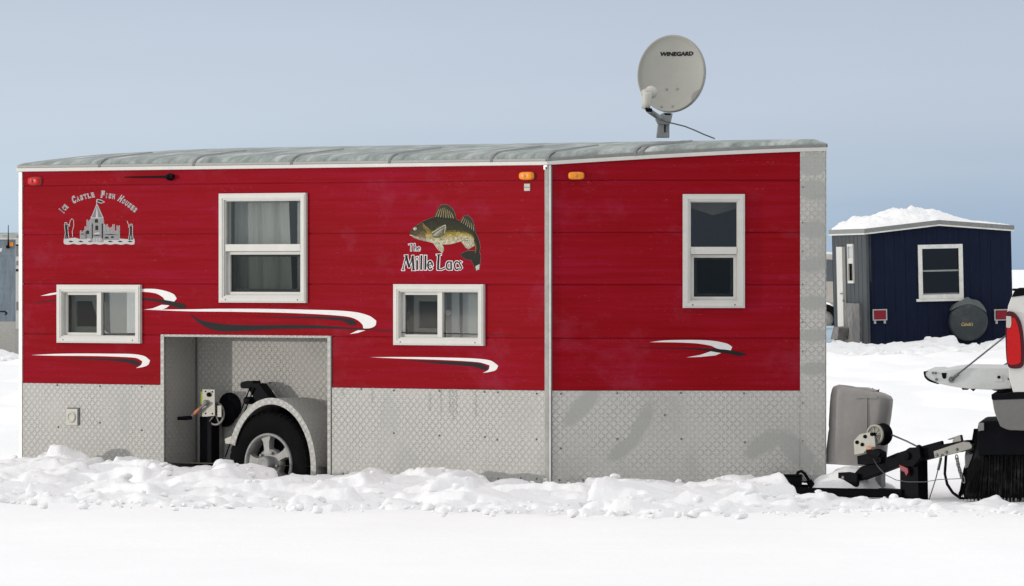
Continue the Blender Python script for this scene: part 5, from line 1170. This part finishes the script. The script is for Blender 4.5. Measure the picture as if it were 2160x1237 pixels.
d0, d1_ = f2.pick(1772, 600)[0], f2.pick(1784, 600)[0]; mb = MB(); mb.box(f2, d0, d1_, f2.pick(1778, 690)[1], f2.pick(1778, 521)[1], .001, .06); dr = mb.build('door', 'white', B)
mb = MB(); mb.lathe(f2.P(1781, 634, .06), f2.W, [(.03, 0), (.03, .03), (0, .04)], 0, 12); mb.box(f2, d1_ - .25, d1_ - .02, f2.pick(1780, 621)[1], f2.pick(1780, 618)[1], .06, .075); mb.build('handle', 'darkzinc', dr)
mb = MB(); mb.box(f2, f2.pick(1786.5, 650)[0], f2.pick(1818, 650)[0], .0, f2.pick(1800, 640)[1], .002, .05); mb.build('mud_flap', 'mud', B)
mb = MB(); mb.prism(f2, cyc(f2.poly([(1775, 689), (1786, 692), (1783, 716), (1768, 716)], .1)), .06, .25); mb.build('step', 'mud', B)
mb = MB(); mb.box(f2, BL - .03, BL + .03, 0, zE0 - .02, -.03, .02); mb.build('corner_trim', 'slate', B)
for (x0, x1) in ((1841.5, 1869), (2098, 2127)):
    r_ = rect(f1, x0, 654, x1, 675); mb = MB()
    frame_rect(mb, f1, (r_[0] - .012, r_[1] + .012, r_[2] - .012, r_[3] + .012), .02, .001, .05); 
    for uu in (r_[0] + .03, r_[1] - .03): mb.box(f1, uu - .02, uu + .02, r_[2] - .07, r_[2] - .012, .001, .03)
    lt = mb.build('tail_light', 'galv', B); mb = MB(); mb.box(f1, r_[0] + .015, r_[1] - .015, r_[2] + .01, r_[3] - .01, .002, .07); mb.build('lens', 'redlens2', lt, bevel=.01)
# spare wheel in its cover
sc_ = f1.P(2042, 678, .10); mb = MB(); RS = 41.5 / F * BY
mb.lathe(sc_, f1.W, [(0, -.09), (RS * .93, -.09), (RS, -.05), (RS, .05), (RS * .965, .085), (RS * .9, .10), (RS * .5, .105), (0, .105)], 0, 56); sp_ = mb.build('spare_wheel_cover', 'coverdark', B)
mb = MB(); q = [(x_, y_) for x_, y_ in ((2004, 655), (2012, 643), (2030, 633), (2040, 627), (2046, 631), (2062, 635), (2074, 648), (2079, 660), (2062, 648), (2042, 642), (2022, 646))]
mb.prism(f1, cyc(f1.poly(spline(q, 3), .1)), -.02, .208); mb.build('wheel_hood', 'cablegrey', sp_)
mb = MB(); g0 = f1.pick(2028, 688, .21); g1 = f1.pick(2053, 688, .21)
put_text(mb, lambda x, y: f1.p(g0[0] + (g1[0] - g0[0]) * x, g0[1] + y * .065, .208), "Cabela's", 0, offset=.012, shear=.4, width=1); mb.build('lettering', 'gold', sp_)

# snow lying on that roof
mb = MB(); rows = []; rr = np.random.default_rng(9)
top = [(1772, 478), (1790, 476), (1820, 474), (1850, 466), (1875, 456), (1890, 458), (1905, 452), (1930, 446), (1956, 440), (1968, 444), (1980, 441), (2000, 447), (2030, 455), (2060, 464), (2090, 467), (2120, 471), (2137, 473)]
nu_, nv_ = 90, 40
for i in range(nu_ + 1):
    u = -ov + .02 + (BWd + 2 * ov - .04) * i / nu_; col = []
    pxx = 1833 + u / BWd * 302
    rz = gtop(u) + th; tz = -.02 + f1.pick(pxx, np.interp(pxx, [a for a, b in top], [b for a, b in top]), 0)[1] + .02
    for j in range(nv_ + 1):
        y = -.03 + (BL + .03) * j / nv_; env_ = min(1, (j / nv_) / .22) * min(1, (1 - j / nv_) / .2); env_ = .12 + .88 * env_ ** .8
        hgt = max(.012, (tz - rz)) * env_ * (1 + .45 * noise.fractal(Vector((u * 3, y * 3, 5)), 1, 2, 4)) + .02 * noise.noise(Vector((u * 14, y * 14, 1)))
        if i in (0, nu_) or j in (0, nv_): hgt = -.01
        col.append(Vector((u, y, rz + .004 + max(hgt, -.01))))
    rows.append(col)
mb.grid(rows, 0, smooth=True); so_ = mb.build('roof_snow', 'snowchunk'); so_.matrix_world = MB_; tag(so_, 'heap of snow lying on the roof of the navy fish house', 'snow', kind='stuff')
bank('snow_bank', [(1700, 742), (1740, 738), (1760, 728), (1778, 713), (1795, 716), (1801, 701), (1808, 712), (1830, 722), (1850, 718), (1880, 711), (1886, 718), (1910, 716), (1936, 705), (1960, 710), (1990, 716), (2010, 716), (2020, 722), (2030, 725), (2050, 720), (2060, 726), (2080, 713), (2105, 706), (2160, 703), (2250, 710), (2500, 745)],
     lambda x: 117.0, lambda x: 114.6 + .3 * noise.noise(Vector((x * .8, 0, 0))), 5.0, 11.5, 114, 118.6, .045, 900, .08, .30, 8, 'ridge of broken snow in front of the navy fish house', back=.8, fac=1.3, sub=.02)
bank('snow_bank', [(-300, 730), (0, 729), (12, 723), (22, 722), (30, 736), (36, 742), (44, 748), (120, 750)],
     lambda x: 110.5, lambda x: 108.3, -11.5, -7.2, 107.6, 112.5, .06, 380, .08, .28, 18, 'small heap of broken snow beside the grey trailer at the left edge', back=.8, fac=1.3, sub=.02)

# ------------------------------------------------------------------ beige car behind the navy house
CY = 150.; MCAR = Matrix.Translation(((1824 - 1080) / F * CY, CY, 0)) @ Matrix.Diagonal((1, 1, 1.07, 1)) ; fcar = Frame(MCAR, (0, 0), (-1, 0), (0, -1))
Cc = root('parked_car', 'beige car half hidden between the red and navy fish houses', 'car', MCAR)
body = [(0.05, .45), (0, .75), (.02, 1.08), (.14, 1.15), (.55, 1.68), (.75, 1.76), (2.9, 1.76), (3.5, 1.12), (4.55, 1.0), (4.75, .8), (4.75, .4)]
body += [(4.0 + .38 * math.cos(t), .34 + .4 * math.sin(t)) for t in np.linspace(0, math.pi, 10)] + [(.92 + .38 * math.cos(t), .34 + .4 * math.sin(t)) for t in np.linspace(0, math.pi, 10)]
def revcyc(q):       # this frame is mirrored, so wind the other way
    return cyc(q)[::-1]
mb = MB(); mb.prism(fcar, revcyc(body), -1.8, 0); mb.build('body', 'beige', Cc, bevel=.04)
mb = MB(); mb.prism(fcar, revcyc([(.27, 1.18), (.60, 1.64), (1.15, 1.68), (1.15, 1.18)]), -.003, .006); mb.prism(fcar, revcyc([(1.22, 1.18), (1.22, 1.68), (2.1, 1.68), (2.1, 1.18)]), -.003, .006); mb.prism(fcar, revcyc([(2.17, 1.18), (2.17, 1.68), (2.85, 1.68), (3.3, 1.18)]), -.003, .006); mb.build('side_window', 'carglass', Cc)
for x, o_ in ((.92, -.02), (4.0, -.02), (.92, -1.55), (4.0, -1.55)):
    c = fcar.p(x, .34, o_); mb = MB(); mb.lathe(c, fcar.W, [(.18, -.2), (.31, -.2), (.34, -.17), (.34, -.02), (.31, 0), (.2, .01), (.19, -.02)], 0, 30); wv = mb.build('wheel', 'rubber', Cc); mb = MB(); mb.lathe(c, fcar.W, [(.19, -.1), (.19, -.01), (.05, -.01), (0, 0)], 0, 20); mb.build('rim', 'alloy', wv)
for o_ in (0.004, -1.66): mb = MB(); mb.box(fcar, -.01, .09, .82, 1.15, o_ - .14, o_); mb.build('tail_light', 'redlens2', Cc)
mb = MB(); mb.prism(fcar, revcyc([(.6, 1.76), (.8, 1.82), (1.3, 1.84), (2.6, 1.82), (2.9, 1.76)]), -1.75, -.05); sn = mb.build('roof_snow', 'snowchunk', None, bevel=.02); sn.matrix_world = MCAR; tag(sn, 'thin layer of snow on the roof of the beige car', 'snow', kind='stuff')
# pale blue tub in front of it
TY = 128.; MTU = Matrix.Translation(((1752 - 1080) / F * TY, TY, .0)); ftu = Frame(MTU, (0, 0), (1, 0), (0, -1))
Tt = root('storage_tub', 'pale blue plastic tub in the snow left of the navy fish house', 'tub', MTU)
mb = MB(); mb.prism(ftu, cyc(ftu.poly([(1722, 693), (1767, 692), (1764, 735), (1726, 735)], 0)), -.5, 0); mb.build('body', 'tub', Tt, bevel=.03)
mb = MB(); mb.prism(ftu, cyc(ftu.poly([(1720, 689), (1768, 688), (1768, 693), (1720, 694)], 0)), -.53, .02); mb.build('lid', 'tub', Tt, bevel=.01)

# ------------------------------------------------------------------ grey trailer at the left edge
GY = 112.; MG = Matrix.Translation(((33 - 1080) / F * GY, GY, 0)) @ Matrix.Rotation(R(-8), 4, 'Z')
G = root('fish_house_trailer', 'grey fish house trailer with white front, cut off by the left edge', 'fish house', MG)
g1 = Frame(MG, (0, 0), (-1, 0), (0, -1)); g2 = Frame(MG, (0, 0), (math.cos(R(20)), math.sin(R(20))), (math.sin(R(20)), -math.cos(R(20))))
zg = g1.pick(20, 506)[1]; zb = g1.pick(20, 678)[1]; GL = 4.8
mb = MB(); mb.box(g1, 0, GL, zb, zg, -.06, 0)
for k in range(1, 5): mb.box(g1, 0, GL, zb + (zg - zb) * k / 5 - .006, zb + (zg - zb) * k / 5 + .006, 0, .004)
mb.build('side_wall', 'slategrey', G)
mb = MB(); mb.box(g1, 0, GL, .0, zb - .003, -.06, .004); mb.build('side_skirt', 'plate_dirty', G)
mb = MB(); mb.box(g1, .02, GL, .0, zg, -2.3, -2.24); mb.box(g1, GL - .06, GL, 0, zg, -2.24, -.06); mb.build('far_walls', 'slategrey', G)
mb = MB(); mb.box(g1, -.02, GL + .03, zg + .002, zg + .035, -2.33, .02, 1); mb.prism(Frame(MG, (.02, 0), (0, 1), (1, 0)), [(-.02, zg + .035), (2.33, zg + .035), (2.2, zg + .08), (1.15, zg + .13), (.1, zg + .08)], -GL - .05, 0, 0); mb.build('roof', ['roof', 'white'], G)
zw = zg + .02
mb = MB(); wall(mb, g2, 0, 1.2, .5, zw, thick=.05); mb.build('front_wall', 'white', G)
mb = MB(); wall(mb, g2, 0, 1.2, .0, .497, thick=.05, w=.004); mb.build('front_skirt', 'plate', G)
mb = MB(); g3 = Frame(MG, g2.p(1.2, 0)[:2], (-math.sin(R(-12)), math.cos(R(-12))), (math.cos(R(-12)), math.sin(R(-12)))); mb.box(g3, 0, 1.9, 0, zw, -.05, 0); mb.build('far_front_wall', 'white', G)
mb = MB()
for (y0, y1, m, xa, xb) in ((516, 520, 0, 33.6, 40), (521, 541, 1, 34, 41), (551, 560, 1, 34.5, 39.5), (568, 573, 0, 33.6, 40.5), (637, 655, 1, 34.5, 41)):
    r_ = rect(g2, xa, y0, xb, y1); mb.box(g2, *r_, .001, .006, m)
mb.build('front_stickers', ['ink', 'hubgrey'], G)
mb = MB(); mb.tube([g1.P(17.5, 519, .05), g1.P(17.5, 500, .05), g1.P(17.5, 475, .05)], [.016, .009, .006]); mb.lathe(g1.P(17.5, 521, 0), g1.W, [(.03, 0), (.03, .06), (0, .08)], 0, 12); mb.build('antenna', 'black', G)
mb = MB(); r_ = rect(g1, 20, 512, 28.5, 520); r_ = (min(r_[:2]), max(r_[:2]), r_[2], r_[3]); mb.box(g1, *r_, 0, .04); mb.build('marker_light', 'amber', G, bevel=.008)
mb = MB()
for L in ([(0, 656), (10, 656), (16, 660), (15, 664), (9, 665), (12, 661), (8, 659), (0, 659)],): mb.prism(g1, revcyc(g1.poly(L)), 0, .003)
mb.prism(g1, revcyc(g1.poly([(0, 524), (5, 524), (3, 531), (0, 532)])), 0, .003, 1)
mb.build('stripe_graphic', ['ink', 'vinylwhite'], G)
